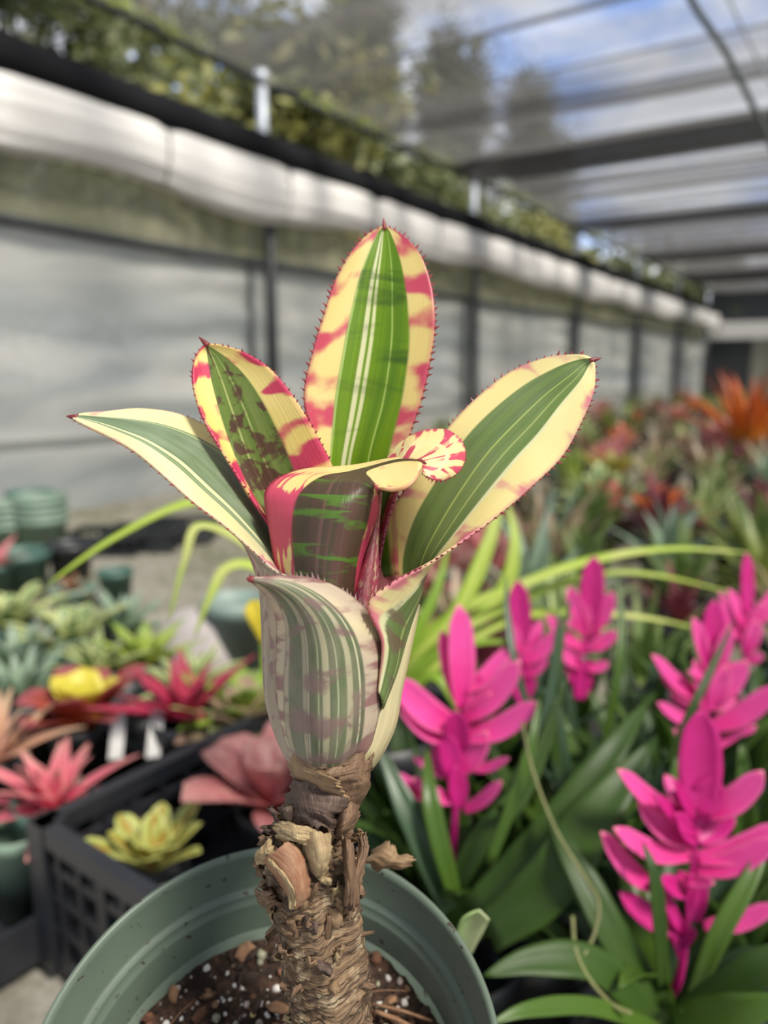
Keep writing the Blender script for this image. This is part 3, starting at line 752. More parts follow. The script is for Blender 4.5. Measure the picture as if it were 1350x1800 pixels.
def dryleaf(st, mat, **k):
    return husk(st, mat, name='dry_leaf', **{**k, 'jag': 0.3})
HK = [40.5]
def husk(st, mat, spines=False, n=40, m=25, thick=0.0005, jag=0.4, name='husk'):
    HK[0] += 3.7
    return main_leaf(name, st, mat, spines=False, n=max(n, 36), m=max(m, 23), thick=thick, jag=jag, seed=HK[0])
# ---- dry husks and the ringed stem
def husk_mat(name, a, b, c, seed):
    t = NT(name)
    u, v = t.uv()
    n1 = t.noise(t.comb(t.m('MULTIPLY', u, 3.0), t.m('MULTIPLY', v, 3.0), seed), 1.0, 5, 0.6)
    n2 = t.noise(t.comb(t.m('MULTIPLY', u, 40.0), t.m('MULTIPLY', v, 4.0), seed), 1.0, 3)
    col = t.mix(t.ss(n1, 0.35, 0.65), a, b)
    col = t.mix(t.m('MULTIPLY', t.ss(n2, 0.4, 0.75), 0.6), col, c)
    return t.leafy(col, 0.6, 0.12, t.bump(n2, 0.5, 0.0006), 0.3)
hTan = husk_mat('dry_husk_tan', (0.34, 0.225, 0.125), (0.24, 0.15, 0.085), (0.13, 0.095, 0.055), 1)
hDark = husk_mat('dry_husk_dark', (0.10, 0.065, 0.05), (0.055, 0.036, 0.03), (0.20, 0.14, 0.11), 2)
hBrown = husk_mat('dry_husk_brown', (0.20, 0.12, 0.07), (0.115, 0.068, 0.042), (0.34, 0.23, 0.15), 3)
hCopper = husk_mat('dry_husk_copper', (0.30, 0.145, 0.08), (0.40, 0.24, 0.145), (0.16, 0.07, 0.045), 4)
hStraw = husk_mat('dry_husk_straw', (0.50, 0.39, 0.22), (0.33, 0.235, 0.125), (0.22, 0.14, 0.08), 5)
husk([((510, 1320, 6), (520, 1322, -10), (575, 1360, -22)), ((511, 1345, 6), (522, 1350, -12), (590, 1372, -22)), ((514, 1370, 6), (535, 1375, -12), (610, 1390, -18)), ((520, 1392, 6), (545, 1395, -10), (610, 1402, -15))], hTan, spines=False, n=40, m=25)
husk([((560, 1345, -20), (640, 1330, -14), (664, 1320, 8)), ((570, 1362, -20), (636, 1348, -15), (656, 1342, 8)), ((585, 1372, -19), (634, 1362, -16), (650, 1362, 8)), ((590, 1385, -17), (640, 1378, -14), (649, 1380, 8)), ((590, 1408, -14), (632, 1400, -10), (640, 1400, 8)), ((585, 1430, -10), (618, 1425, -6), (624, 1422, 6))], hBrown, spines=False, n=50, m=25)
husk([((514, 1375, 4), (530, 1372, -12), (604, 1380, -16)), ((504, 1400, 4), (535, 1400, -15), (604, 1410, -16)), ((494, 1425, 4), (540, 1430, -17), (590, 1448, -14)), ((490, 1440, 4), (545, 1452, -17), (588, 1466, -12))], hDark, spines=False, n=40, m=25)
husk([((588, 1440, -8), (612, 1412, -14), (628, 1400, 2)), ((586, 1455, -9), (612, 1440, -17), (632, 1425, 2)), ((586, 1465, -8), (606, 1458, -15), (628, 1440, 2)), ((588, 1474, -4), (600, 1472, -10), (614, 1465, 0))], hBrown, spines=False, n=40, m=25)

def make_stem():
    t = NT('ringed_stem_bark')
    u, v = t.uv()
    skew = t.m('ADD', v, t.m('MULTIPLY', t.noise(t.comb(t.m('MULTIPLY', u, 3.0), v), 2.0, 2), 0.08))
    n1 = t.noise(t.comb(t.m('MULTIPLY', u, 2.5), t.m('MULTIPLY', skew, 40.0)), 1.0, 5, 0.65)
    n2 = t.noise(t.obj(), 140, 5, 0.65)
    n3 = t.noise(t.comb(t.m('MULTIPLY', u, 5.0), t.m('MULTIPLY', skew, 170.0)), 1.0, 3, 0.6)
    col = t.mix(t.ss(n1, 0.34, 0.66), (0.05, 0.028, 0.017), (0.24, 0.155, 0.088))
    col = t.mix(t.ss(n2, 0.50, 0.68), col, (0.38, 0.29, 0.18))
    col = t.mix(t.m('MULTIPLY', t.ss(n3, 0.52, 0.66), 0.85), col, (0.035, 0.02, 0.014))
    mat = t.done(t.pbsdf(col, 0.7, 0.35, t.bump(t.m('ADD', n1, n3), 0.9, 0.0012)))
    path = catmull([lp((553, 1405, 2)), lp((548, 1460, 2)), lp((546, 1520, 3)), lp((556, 1600, 5)), lp((570, 1680, 8)), lp((582, 1760, 11)), lp((590, 1850, 15)), lp((596, 1960, 22)), lp((598, 2040, 28))], 210)
    rad = np.interp(np.linspace(0, 8, 210), range(9), np.array([44, 70, 86, 80, 78, 77, 79, 82, 84]) * 0.250 / 1350)
    n, m = 210, 150
    V = []; uv = []
    T = np.gradient(path, axis=0)
    for i in range(n):
        tt = nrm(T[i]); a = nrm(np.cross(tt, FW)); b = np.cross(tt, a)
        for j in range(m):
            th = 2 * math.pi * j / m
            cs, sn = math.cos(th), math.sin(th)
            z = i / n * 0.115 + 0.006 * math.sin(th + 0.6)      # tilted leaf-scar rings
            saw = ((z * 1000 / 3.4 + 0.18 * noise.noise((cs * 2, sn * 2, z * 60))) % 1.0)
            d = 0.0011 * saw ** 1.3 + 0.0008 * noise.noise((cs * 3, sn * 3, z * 120)) + 0.0005 * noise.noise((cs * 9, sn * 9, z * 500)) + 0.0022 * noise.noise((cs * 1.5, sn * 1.5, z * 40))
            V.append(path[i] + (rad[i] - 0.0012 + d) * (cs * a + sn * b)); uv.append((j / m, i / n))
    Fc = grid_faces(n, m, 0, True)
    V.append(path[0]); uv.append((0.5, 0)); k = len(V) - 1
    Fc += [(k, (j + 1) % m, j) for j in range(m)]
    build('stem', V, Fc, mat, plant, uv=np.array(uv))
    return path, rad
path, rad = make_stem()

# peeling husk shards round the stem, the big ones by shape
husk([((462, 1512, -14), (478, 1500, -20), (506, 1478, -20)), ((474, 1525, -16), (498, 1518, -22), (530, 1500, -20)), ((488, 1545, -16), (512, 1540, -23), (538, 1525, -20)), ((500, 1562, -15), (520, 1560, -23), (545, 1552, -19)), ((508, 1580, -15), (524, 1580, -22), (544, 1572, -18)), ((512, 1598, -15), (520, 1597, -20), (536, 1582, -17))], hCopper, spines=False, n=40, m=21, thick=0.0007, jag=0.14)
husk([((508, 1597, -18), (514, 1598, -21), (520, 1590, -21)), ((508, 1572, -18), (515, 1575, -22), (522, 1572, -22)), ((498, 1550, -18), (506, 1552, -22), (514, 1552, -22)), ((484, 1528, -18), (492, 1533, -22), (500, 1534, -22)), ((470, 1512, -18), (476, 1515, -22), (480, 1518, -22))], hStraw, spines=False, n=30, m=9)
husk([((450, 1500, -6), (460, 1488, -14), (472, 1475, -14)), ((450, 1512, -6), (466, 1505, -15), (480, 1488, -14)), ((460, 1522, -8), (474, 1512, -14), (486, 1500, -13))], hStraw, spines=False, n=24, m=15)
husk([((536, 1462, -14), (555, 1462, -22), (580, 1466, -16)), ((534, 1490, -16), (560, 1492, -25), (582, 1492, -18)), ((540, 1515, -16), (562, 1518, -24), (578, 1512, -18)), ((550, 1535, -15), (564, 1538, -20), (574, 1530, -17))], hStraw, spines=False, n=34, m=19, thick=0.0008, jag=0.25)
husk([((490, 1442, -10), (520, 1450, -20), (560, 1460, -18)), ((484, 1455, -12), (515, 1465, -21), (556, 1474, -19)), ((486, 1470, -12), (518, 1480, -20), (548, 1488, -18))], hStraw, spines=False, n=24, m=19)
husk([((600, 1468, -12), (614, 1480, -16), (622, 1490, -8)), ((604, 1510, -14), (616, 1515, -18), (624, 1520, -9)), ((606, 1550, -14), (618, 1555, -17), (626, 1552, -9)), ((604, 1590, -12), (614, 1592, -14), (622, 1588, -8))], hBrown, spines=False, n=34, m=15)
husk([((618, 1590, -8), (624, 1590, -10), (630, 1588, -6)), ((616, 1545, -9), (626, 1548, -11), (634, 1548, -7)), ((624, 1520, -8), (632, 1522, -10), (640, 1520, -7)), ((630, 1495, -6), (640, 1496, -8), (648, 1490, -5)), ((632, 1470, -4), (636, 1470, -5), (642, 1466, -4))], hBrown, spines=False, n=34, m=13)
husk([((448, 1562, 0), (460, 1566, -10), (478, 1566, -14)), ((452, 1580, 0), (465, 1582, -10), (482, 1580, -14)), ((462, 1592, 0), (472, 1594, -10), (486, 1590, -14))], hBrown, spines=False, n=24, m=15)
_r = random.Random(5)
for k in range(80):
    i = int(_r.uniform(14, 95) if k < 64 else _r.uniform(95, 160))
    tt = nrm(path[min(209, i + 3)] - path[max(0, i - 3)])
    a = nrm(np.cross(tt, FW)); b = np.cross(tt, a)
    th = _r.uniform(0, 2 * math.pi)
    o = a * math.cos(th) + b * math.sin(th)
    if o @ FW > 0.35: o = o - 2 * (o @ FW) * FW
    sd = nrm(np.cross(o, tt))
    lift = _r.uniform(0.02, 0.35)
    l = _r.uniform(0.003, 0.010) * (1 if i < 95 else 0.6); w_ = _r.uniform(0.0012, 0.0045) * (1 if i < 95 else 0.7)
    base = path[i] + o * (rad[i] - 0.0006)
    dr = nrm(-tt * _r.choice([1, 1, 1, -0.3]) + sd * _r.gauss(0, 0.6) + o * lift)
    sd = nrm(np.cross(dr, o)); nn = np.cross(sd, dr)
    n, m = 6, 5; V = []
    jag = [_r.uniform(0.5, 1.1) for _ in range(n)]
    for q in range(n):
        f = q / (n - 1)
        for j in range(m):
            x = -1 + 2 * j / (m - 1)
            V.append(base + dr * l * f + sd * w_ * x * jag[q] * (1 - 0.5 * f) + o * (0.0022 * math.sin(f * 2) - 0.0014 * x * x + 0.0007 * _r.gauss(0, 1)))
    build('husk_flake', V, grid_faces(n, m), _r.choice([hTan, hBrown, hBrown, hStraw, hDark, hDark]), plant, uv=grid_uv(n, m), solid=0.0004)
# curled dry leaf lying over the rim behind the stem
dryleaf([((636, 1515, 36), (650, 1505, 36), (660, 1494, 38)), ((650, 1520, 35), (668, 1502, 32), (682, 1478, 36)), ((664, 1530, 35), (682, 1508, 31), (694, 1484, 35)), ((682, 1526, 34), (694, 1512, 31), (698, 1500, 34)), ((702, 1528, 34), (712, 1514, 30), (716, 1502, 34)), ((718, 1520, 35), (724, 1512, 33), (723, 1504, 35))], hTan, spines=False, n=40, m=17)
dryleaf([((628, 1520, 24), (632, 1515, 22), (640, 1512, 24)), ((632, 1500, 26), (638, 1500, 23), (646, 1500, 26)), ((630, 1485, 26), (636, 1484, 24), (640, 1488, 26)), ((636, 1470, 27), (638, 1469, 26), (641, 1470, 27))], hTan, spines=False, n=20, m=9)

# ---- the pot and its soil
t = NT('sage_green_pot')
co = t.obj()
n1 = t.noise(co, 9, 5, 0.6); n2 = t.noise(co, 260, 3, 0.5)
col = t.mix(t.ss(n1, 0.3, 0.7), (0.088, 0.120, 0.090), (0.112, 0.146, 0.110))
col = t.mix(t.ss(n2, 0.66, 0.70), col, (0.04, 0.028, 0.02))
potm = t.done(t.pbsdf(col, 0.42, 0.5, t.bump(n1, 0.1, 0.002)))
RP = 0.08
prof = [(0.052, -0.138), (0.056, -0.14), (0.0705, -0.028), (0.0775, -0.027), (0.0798, -0.004), (0.0798, -0.0012), (0.0790, 0.0), (0.0775, -0.0006), (0.0768, -0.003),
        (0.0752, -0.0195), (0.0745, -0.0205), (0.0728, -0.0212), (0.0724, -0.0222), (0.0722, -0.0240), (0.0708, -0.0250), (0.0704, -0.0262), (0.0668, -0.060), (0.054, -0.136), (0.0, -0.136)]
v, f = lathe_vf(prof, POTC, POTN, 96)
build('pot', v, f, potm, plant)

pz = POTN; pxx = nrm(np.cross([0, 1, 0], pz)); pyy = np.cross(pz, pxx)
SOIL = -0.047
def soil_h(a, b):
    return SOIL + 0.004 * noise.noise((a * 40, b * 40, 0)) + 0.0025 * noise.noise((a * 130, b * 130, 3)) + 0.0014 * noise.noise((a * 400, b * 400, 6)) + 0.005 * math.exp(-((a - 0.0) ** 2 + (b - 0.0) ** 2) / 0.0008)
def sp(a, b, dz=0.0):
    return POTC + pxx * a + pyy * b + pz * (soil_h(a, b) + dz)
n, m = 64, 160; V = []
for i in range(n):
    r_ = 0.0698 * i / (n - 1)
    for j in range(m):
        th = 2 * math.pi * j / m
        V.append(sp(r_ * math.cos(th), r_ * math.sin(th)))
t = NT('potting_mix')
co = t.obj(); n1 = t.noise(co, 160, 5, 0.7); n2 = t.noise(co, 480, 3, 0.6)
col = t.mix(t.ss(n1, 0.38, 0.68), (0.018, 0.011, 0.008), (0.085, 0.045, 0.028))
col = t.mix(t.ss(n2, 0.64, 0.72), col, (0.30, 0.25, 0.21))
soil = build('soil', V, grid_faces(n, m, 0, True), t.done(t.pbsdf(col, 0.85, 0.3, t.bump(n1, 1.0, 0.002))), plant)
def nugget(r, s, flat=1.0):
    """lumpy little stone or chip as 26-vertex blob"""
    V = []; 
    for i in range(5):
        ph = math.pi * (i + 0.5) / 5
        for j in range(6):
            th = 2 * math.pi * j / 6
            k = r.uniform(0.75, 1.2)
            V.append((s * k * math.sin(ph) * math.cos(th), s * k * 0.8 * math.sin(ph) * math.sin(th), s * flat * math.cos(ph)))
    Fc = grid_faces(5, 6, 0, True) + [(5, 4, 3, 2, 1, 0), (24, 25, 26, 27, 28, 29)]
    return np.array(V), Fc
perl = simple('white_perlite', (0.72, 0.68, 0.63), 0.8, 0.12, 400, 0.5)
perl2 = simple('pinkish_perlite', (0.50, 0.41, 0.36), 0.85, 0.15, 400, 0.5)
peb = simple('grey_green_pebble', (0.30, 0.29, 0.20), 0.7, 0.15, 300, 0.3)
bead = simple('fertiliser_bead', (0.72, 0.58, 0.27), 0.35, 0.08, 100)
barkm = simple('bark_chip', (0.15, 0.065, 0.035), 0.8, 0.25, 120, 0.6)
barkd = simple('dark_bark_chip', (0.05, 0.028, 0.02), 0.85, 0.25, 120, 0.6)
barkl = simple('light_bark_chip', (0.28, 0.15, 0.08), 0.8, 0.25, 120, 0.6)
_r = random.Random(8)
def scatter(name, mats, cnt, smin, smax, flat, rough=False, inner=0.018, ymin=-0.006):
    k = 0
    while k < cnt:
        a, b = _r.uniform(-0.068, 0.068), _r.uniform(ymin, 0.068)
        rr = math.hypot(a, b)
        if rr > 0.066: continue
        q = sp(a, b)
        s = smin + (smax - smin) * _r.random() ** 2
        V, Fc = nugget(_r, s, flat)
        R3 = np.array(Matrix.Rotation(_r.uniform(0, 6.3), 3, Vector([_r.gauss(0, 1) for _ in range(3)])))
        V = V @ R3.T
        build(name, V + q + pz * s * 0.35, Fc, _r.choice(mats), soil, smooth=not rough)
        k += 1
scatter('bark_chip', [barkm, barkd, barkd, barkl], 250, 0.0012, 0.0055, 0.35, True)
scatter('perlite_grain', [perl, perl, perl2], 290, 0.0005, 0.0021, 0.9)
scatter('pebble', [peb], 26, 0.0014, 0.0028, 0.9)
for px, py in [(445, 1783), (258, 1735), (338, 1690)]:
    r = ray(px, py); tt = ((POTC + pz * (SOIL + 0.002) - CAM) @ pz) / (r @ pz)
    c = CAM + r * tt
    v, f = lathe_vf([(0.0001, -0.0013), (0.0009, -0.0010), (0.0013, 0), (0.0009, 0.0010), (0.0001, 0.0013)], c, pz, 10)
    build('fertiliser_bead', v, f, bead, soil)
# a few dry straws and bigger chips at the foot of the stem
for (x0, y0, x1, y1, w_) in [(655, 1765, 760, 1795, 7), (660, 1778, 735, 1812, 10), (640, 1745, 715, 1742, 2), (300, 1800, 340, 1760, 3)]:
    pp = []
    for x, y in ((x0, y0), ((x0 + x1) / 2, (y0 + y1) / 2 - 3), (x1, y1)):
        r = ray(x, y); tt = ((POTC + pz * (SOIL + 0.006) - CAM) @ pz) / (r @ pz); pp.append(CAM + r * tt)
    v, f = tube_vf(catmull(pp, 8), w_ * 0.5 * 0.25 / 1350, 6)
    build('straw', v, f, barkl, soil)

# black nursery pot that carries the tilted one (below the frame)
base = POTC - POTN * 0.14
gz = base[2] + 0.035
prof = [(0.0, 0.004), (0.050, 0.004), (0.052, 0.0), (0.0645, gz - 0.012), (0.067, gz - 0.012), (0.067, gz), (0.0635, gz), (0.062, gz - 0.013), (0.049, 0.008), (0.0, 0.008)]
v, f = lathe_vf(prof, (base[0], base[1] + 0.0, 0), (0, 0, 1), 48)
tag(build('nursery_pot', v, f, M['black_plastic'], origin=(base[0], base[1], 0)), 'tall black nursery pot holding up the tilted green pot', 'pot')

# ------------------------------------------------------------------ generic leaves, rosettes, pots
def strip_vf(cen, side, nor, width, channel=0.2, m=5):
    """blade along a centre line; width(v) half width; channel lifts the edges"""
    n = len(cen); V = []
    for i in range(n):
        for j in range(m):
            x = -1 + 2 * j / (m - 1)
            V.append(cen[i] + side[i] * width[i] * x + nor[i] * width[i] * channel * x * x)
    return np.array(V), grid_faces(n, m), grid_uv(n, m)

def blade(pts, hw, facing, shape='strap', n=14, m=5, channel=0.25):
    c = catmull(pts, n)
    T = np.gradient(c, axis=0)
    side = []; nor = []
    for i in range(n):
        t = nrm(T[i]); s = np.cross(t, np.asarray(facing, float)); s = nrm(s) if np.linalg.norm(s) > 1e-6 else nrm(np.cross(t, RT))
        side.append(s); nor.append(nrm(np.cross(s, t)))
    v = np.linspace(0, 1, n)
    if shape == 'strap': w_ = hw * np.minimum(1, 0.75 + v) * np.clip((1 - v) / 0.45, 0, 1) ** 0.7
    elif shape == 'lance': w_ = hw * np.sin(np.pi * np.clip(0.12 + 0.74 * v, 0, 1)) ** 0.75 * np.sqrt(np.clip((1 - v) / 0.16, 0, 1))
    elif shape == 'oval': w_ = hw * np.clip(0.55 + 0.9 * v, 0, 1) * np.sqrt(np.clip(1 - np.clip((v - 0.62) / 0.38, 0, 1) ** 2.2, 0, 1))
    w_ = np.maximum(w_, hw * 0.03)
    return strip_vf(c, side, nor, w_, channel, m)

def rleaf(c, az, el, L, hw, droop, shape, n=9, m=5, channel=0.35, twist=0.0):
    """rosette leaf: azimuth, starting elevation, length, half width, droop along it"""
    d = np.array([math.cos(az), math.sin(az), 0]); sd = np.array([-math.sin(az), math.cos(az), 0])
    p = np.array(c, float) + d * 0.004; cen = [p]; a = el
    for i in range(n - 1):
        p = p + (d * math.cos(a) + np.array([0, 0, math.sin(a)])) * L / (n - 1)
        a -= droop / (n - 1) * (0.5 + 1.2 * i / n)
        cen.append(p)
    cen = np.array(cen); T = np.gradient(cen, axis=0)
    side = [sd] * n; nor = [nrm(np.cross(nrm(T[i]), sd)) * 1.0 for i in range(n)]
    v = np.linspace(0, 1, n)
    if shape == 'oval': w_ = hw * np.clip(0.6 + 0.8 * v, 0, 1) * np.sqrt(np.clip(1 - np.clip((v - 0.6) / 0.4, 0, 1) ** 2.4, 0, 1))
    elif shape == 'spiky': w_ = hw * np.clip(0.8 + 0.4 * v, 0, 1) * np.clip((1 - v) / 0.75, 0, 1) ** 0.8
    else: w_ = hw * np.minimum(1, 0.7 + v) * np.clip((1 - v) / 0.5, 0, 1) ** 0.65
    w_ = np.maximum(w_, hw * 0.03)
    return strip_vf(cen, side, nor, w_, channel, m)

def rosette_mat(name, base, mid, tip, margin=None, mw=0.72, spots=None, trans=0.3, stripe=None):
    t = NT(name); u, v = t.uv()
    x = t.m('ABSOLUTE', t.m('MULTIPLY_ADD', u, 2.0, -1.0))
    nz = t.noise(t.obj(), 55, 3)
    vv = t.m('ADD', v, t.m('MULTIPLY', t.m('SUBTRACT', nz, 0.5), 0.25))
    col = t.mix(t.ss(vv, 0.05, 0.45), base, mid)
    col = t.mix(t.ss(vv, 0.55, 0.95), col, tip)
    if margin: col = t.mix(t.ss(x, mw - 0.12, mw + 0.08), col, margin)
    if stripe: col = t.mix(t.ss(x, 0.34, 0.22), col, stripe)
    if spots: col = t.mix(t.ss(t.noise(t.obj(), 130, 2), 0.58, 0.64), col, spots)
    return t.leafy(col, 0.4, trans)

def pot_at(parent, c, r, h, mat, soil_m=True, name='pot', seg=28, origin=None):
    c = np.array(c, float)
    prof = [(0.0, 0.003), (r * 0.72, 0.003), (r * 0.74, 0.0), (r * 0.92, h * 0.84), (r * 0.985, h * 0.85), (r, h), (r * 0.95, h), (r * 0.90, h * 0.84), (r * 0.86, h * 0.8), (0.0, h * 0.8)] if soil_m else \
           [(0.0, 0.003), (r * 0.72, 0.003), (r * 0.74, 0.0), (r * 0.92, h * 0.84), (r * 0.985, h * 0.85), (r, h), (r * 0.95, h), (r * 0.90, h * 0.84), (r * 0.70, 0.012), (0.0, 0.012)]
    v, f = lathe_vf(prof, c, (0, 0, 1), seg)
    return build(name, v, f, mat, parent, origin=origin)

def rosette(name, label, c, nleaf, L, hw, el, droop, shape, mat, pot=None, inner=None, group=None, seed=0, ground=None, channel=0.35, cat='plant', n=10):
    """plant with separate leaves; el=(inner,outer) elevation in degrees; pot=(radius, height, material)"""
    r = random.Random(seed)
    c = np.array(c, float)
    gz = c[2] - pot[1] * 0.85 if pot else c[2]
    if ground is not None: gz = ground
    T = thing(name, label, cat, (c[0], c[1], gz), group)
    for k in range(nleaf):
        f = k / max(1, nleaf - 1)
        az = k * 2.39996 + seed + r.gauss(0, 0.12)
        e = math.radians(el[0] + (el[1] - el[0]) * f + r.gauss(0, 4))
        l = L * (0.62 + 0.38 * min(1, f * 1.6)) * r.uniform(0.9, 1.1)
        V, Fc, uv = rleaf(c, az, e, l, hw * r.uniform(0.88, 1.1), math.radians(droop) * r.uniform(0.7, 1.3), shape, n=n, channel=channel)
        mm = inner if (inner and f < 0.42) else mat
        build('leaf', V, Fc, mm, T, uv=uv, solid=0.0009)
    if pot:
        if ground is not None:
            pot_at(T, (c[0], c[1], ground), pot[0], max(0.03, c[2] - ground + 0.004), pot[2])
        else:
            pot_at(T, (c[0], c[1], gz), pot[0], pot[1], pot[2])
    return T

# ------------------------------------------------------------------ magenta flowering bromeliads at right
t = NT('magenta_bract'); u, v = t.uv()
x = t.m('ABSOLUTE', t.m('MULTIPLY_ADD', u, 2.0, -1.0)); nz = t.noise(t.obj(), 60, 3)
col = t.mix(t.ss(t.m('ADD', v, t.m('MULTIPLY', t.m('SUBTRACT', nz, 0.5), 0.4)), 0.1, 0.8), (0.78, 0.035, 0.29), (0.88, 0.105, 0.44))
col = t.mix(t.m('MULTIPLY', t.ss(x, 0.7, 1.0), 0.35), col, (0.9, 0.28, 0.45))
col = t.mix(t.m('MULTIPLY', t.ss(v, 0.9, 1.0), 0.4), col, (0.9, 0.45, 0.35))
fine = t.noise(t.comb(t.m('MULTIPLY', u, 26.0), t.m('MULTIPLY', v, 2.0)), 1.0, 2)
col = t.mix(t.m('MULTIPLY', t.ss(fine, 0.5, 0.7), 0.3), col, (0.55, 0.015, 0.2))
mBract = t.leafy(col, 0.42, 0.35, t.bump(fine, 0.25, 0.001))
t = NT('deep_magenta_bract'); u, v = t.uv(); nz = t.noise(t.obj(), 60, 3)
mBractD = t.leafy(t.mix(nz, (0.52, 0.012, 0.18), (0.70, 0.025, 0.29)), 0.42, 0.3)
t = NT('strap_green'); u, v = t.uv()
fine = t.noise(t.comb(t.m('MULTIPLY', u, 22.0), t.m('MULTIPLY', v, 2.0)), 1.0, 2); nz = t.noise(t.obj(), 9, 3)
col = t.mix(t.ss(nz, 0.3, 0.7), (0.028, 0.065, 0.010), (0.055, 0.11, 0.016))
col = t.mix(t.m('MULTIPLY', t.ss(fine, 0.45, 0.7), 0.4), col, (0.02, 0.06, 0.018))
mStrap = t.leafy(col, 0.42, 0.28, t.bump(fine, 0.25, 0.001), 0.35)
t = NT('strap_bluegreen'); u, v = t.uv(); nz = t.noise(t.obj(), 9, 3)
mStrap2 = t.leafy(t.mix(t.ss(nz, 0.3, 0.7), (0.06, 0.11, 0.055), (0.03, 0.07, 0.03)), 0.35, 0.25)
t = NT('strap_bright'); nz = t.noise(t.obj(), 9, 3)
mStrap3 = t.leafy(t.mix(nz, (0.055, 0.125, 0.015), (0.10, 0.18, 0.025)), 0.35, 0.35)

def flower_plant(label, axis, bracts, depth, seed, nleaf=14, leaves=(), auto=0, tilt=0.0, Lmul=1.0):
    """axis: pixels of the spike's foot and head; bracts: (attach px, tip px, width px, depth shift mm)"""
    r = random.Random(seed)
    foot = P(axis[0][0], axis[0][1], depth)
    head = P(axis[1][0], axis[1][1], depth + 0.006)
    ground = np.array([foot[0], foot[1] + 0.03, 0.0])
    T = thing('flowering_bromeliad', label, 'plant', ground, 'magenta flowering bromeliads')
    crown = ground + np.array([0, 0, 0.13])
    pot_at(T, ground, 0.065, 0.14, M['black_plastic'])
    sp_ = catmull([crown, (crown + foot) / 2 + np.array([0, 0.004, 0]), foot, head], 16)
    v, f = tube_vf(sp_, np.linspace(0.004, 0.0022, 16), 8)
    build('flower_stalk', v, f, mBractD, T)
    px = depth / F
    for (ax, ay, tx, ty, w_, dz, *sh) in bracts:
        a = P(ax, ay, depth); b = P(tx, ty, depth + dz / 1000)
        mid = (a + b) / 2 + (UP * -0.10 + FW * 0.02) * np.linalg.norm(b - a) * (1 if abs(tx - ax) > 30 else 0.2)
        V, Fc, uv = blade([a, mid, b], w_ * px / 2 * 0.9, -FW * 0.8 + UP * 0.6 + RT * r.uniform(-.3, .3), 'lance', 20, 7, 0.32)
        build('bract', V, Fc, mBractD if (sh and sh[0]) else mBract, T, uv=uv, solid=0.0010)
    hl = np.linalg.norm(head - foot)
    for k in range(9):
        f = r.uniform(0.0, 0.9); c = foot + (head - foot) * f
        sgn = r.choice([-1, 1])
        b = c + (RT * sgn * r.uniform(0.1, 0.42) + UP * r.uniform(0.05, 0.35) - FW * r.uniform(-0.25, 0.25)) * hl
        V, Fc, uv = blade([c, (b + c) / 2 - UP * 0.03 * hl, b], hl * r.uniform(0.04, 0.075), -FW * 0.8 + UP * 0.6 + RT * r.uniform(-.6, .6), 'lance', 14, 5, 0.4)
        build('bract', V, Fc, r.choice([mBract, mBract, mBractD]), T, uv=uv, solid=0.0008)
    for k in range(auto):
        f = k / (auto - 1)
        c = foot + (head - foot) * (0.0 + 1.0 * f)
        az = k * 2.39996 + seed
        el = math.radians(28 + 58 * f ** 1.4 + r.gauss(0, 6))
        L = np.linalg.norm(head - foot) * (0.50 if f < 0.85 else 0.62) * r.uniform(0.8, 1.15)
        V, Fc, uv = rleaf(c, az, el, L, L * 0.17, -0.3, 'lance', 10, 5, 0.4)
        V, Fc, uv = blade([V[2], V[27] , V[47]], L * 0.17, -FW * 0.7 + UP * 0.6, 'lance', 10, 5, 0.35)
        build('bract', V, Fc, mBractD if r.random() < 0.35 else mBract, T, uv=uv, solid=0.0008)
    for k in range(nleaf):
        az = k * 2.39996 + seed * 1.7
        L = r.uniform(0.15, 0.24) * Lmul
        V, Fc, uv = rleaf(crown + np.array([0, 0, -0.01]), az, math.radians(r.uniform(58, 84)), L, r.uniform(0.011, 0.018), math.radians(r.uniform(15, 75)), 'strap', 12, 5, 0.45)
        build('leaf', V, Fc, r.choice([mStrap, mStrap, mStrap, mStrap2, mStrap3]), T, uv=uv, solid=0.0010)
    for pts, w_, mm in leaves:
        V, Fc, uv = blade([P(*q) for q in pts], w_ * pts[1][2] / F / 2, -FW * 0.7 + UP * 0.7, 'strap', 18, 5, 0.3)
        build('leaf', V, Fc, mm, T, uv=uv, solid=0.0010)
    return T

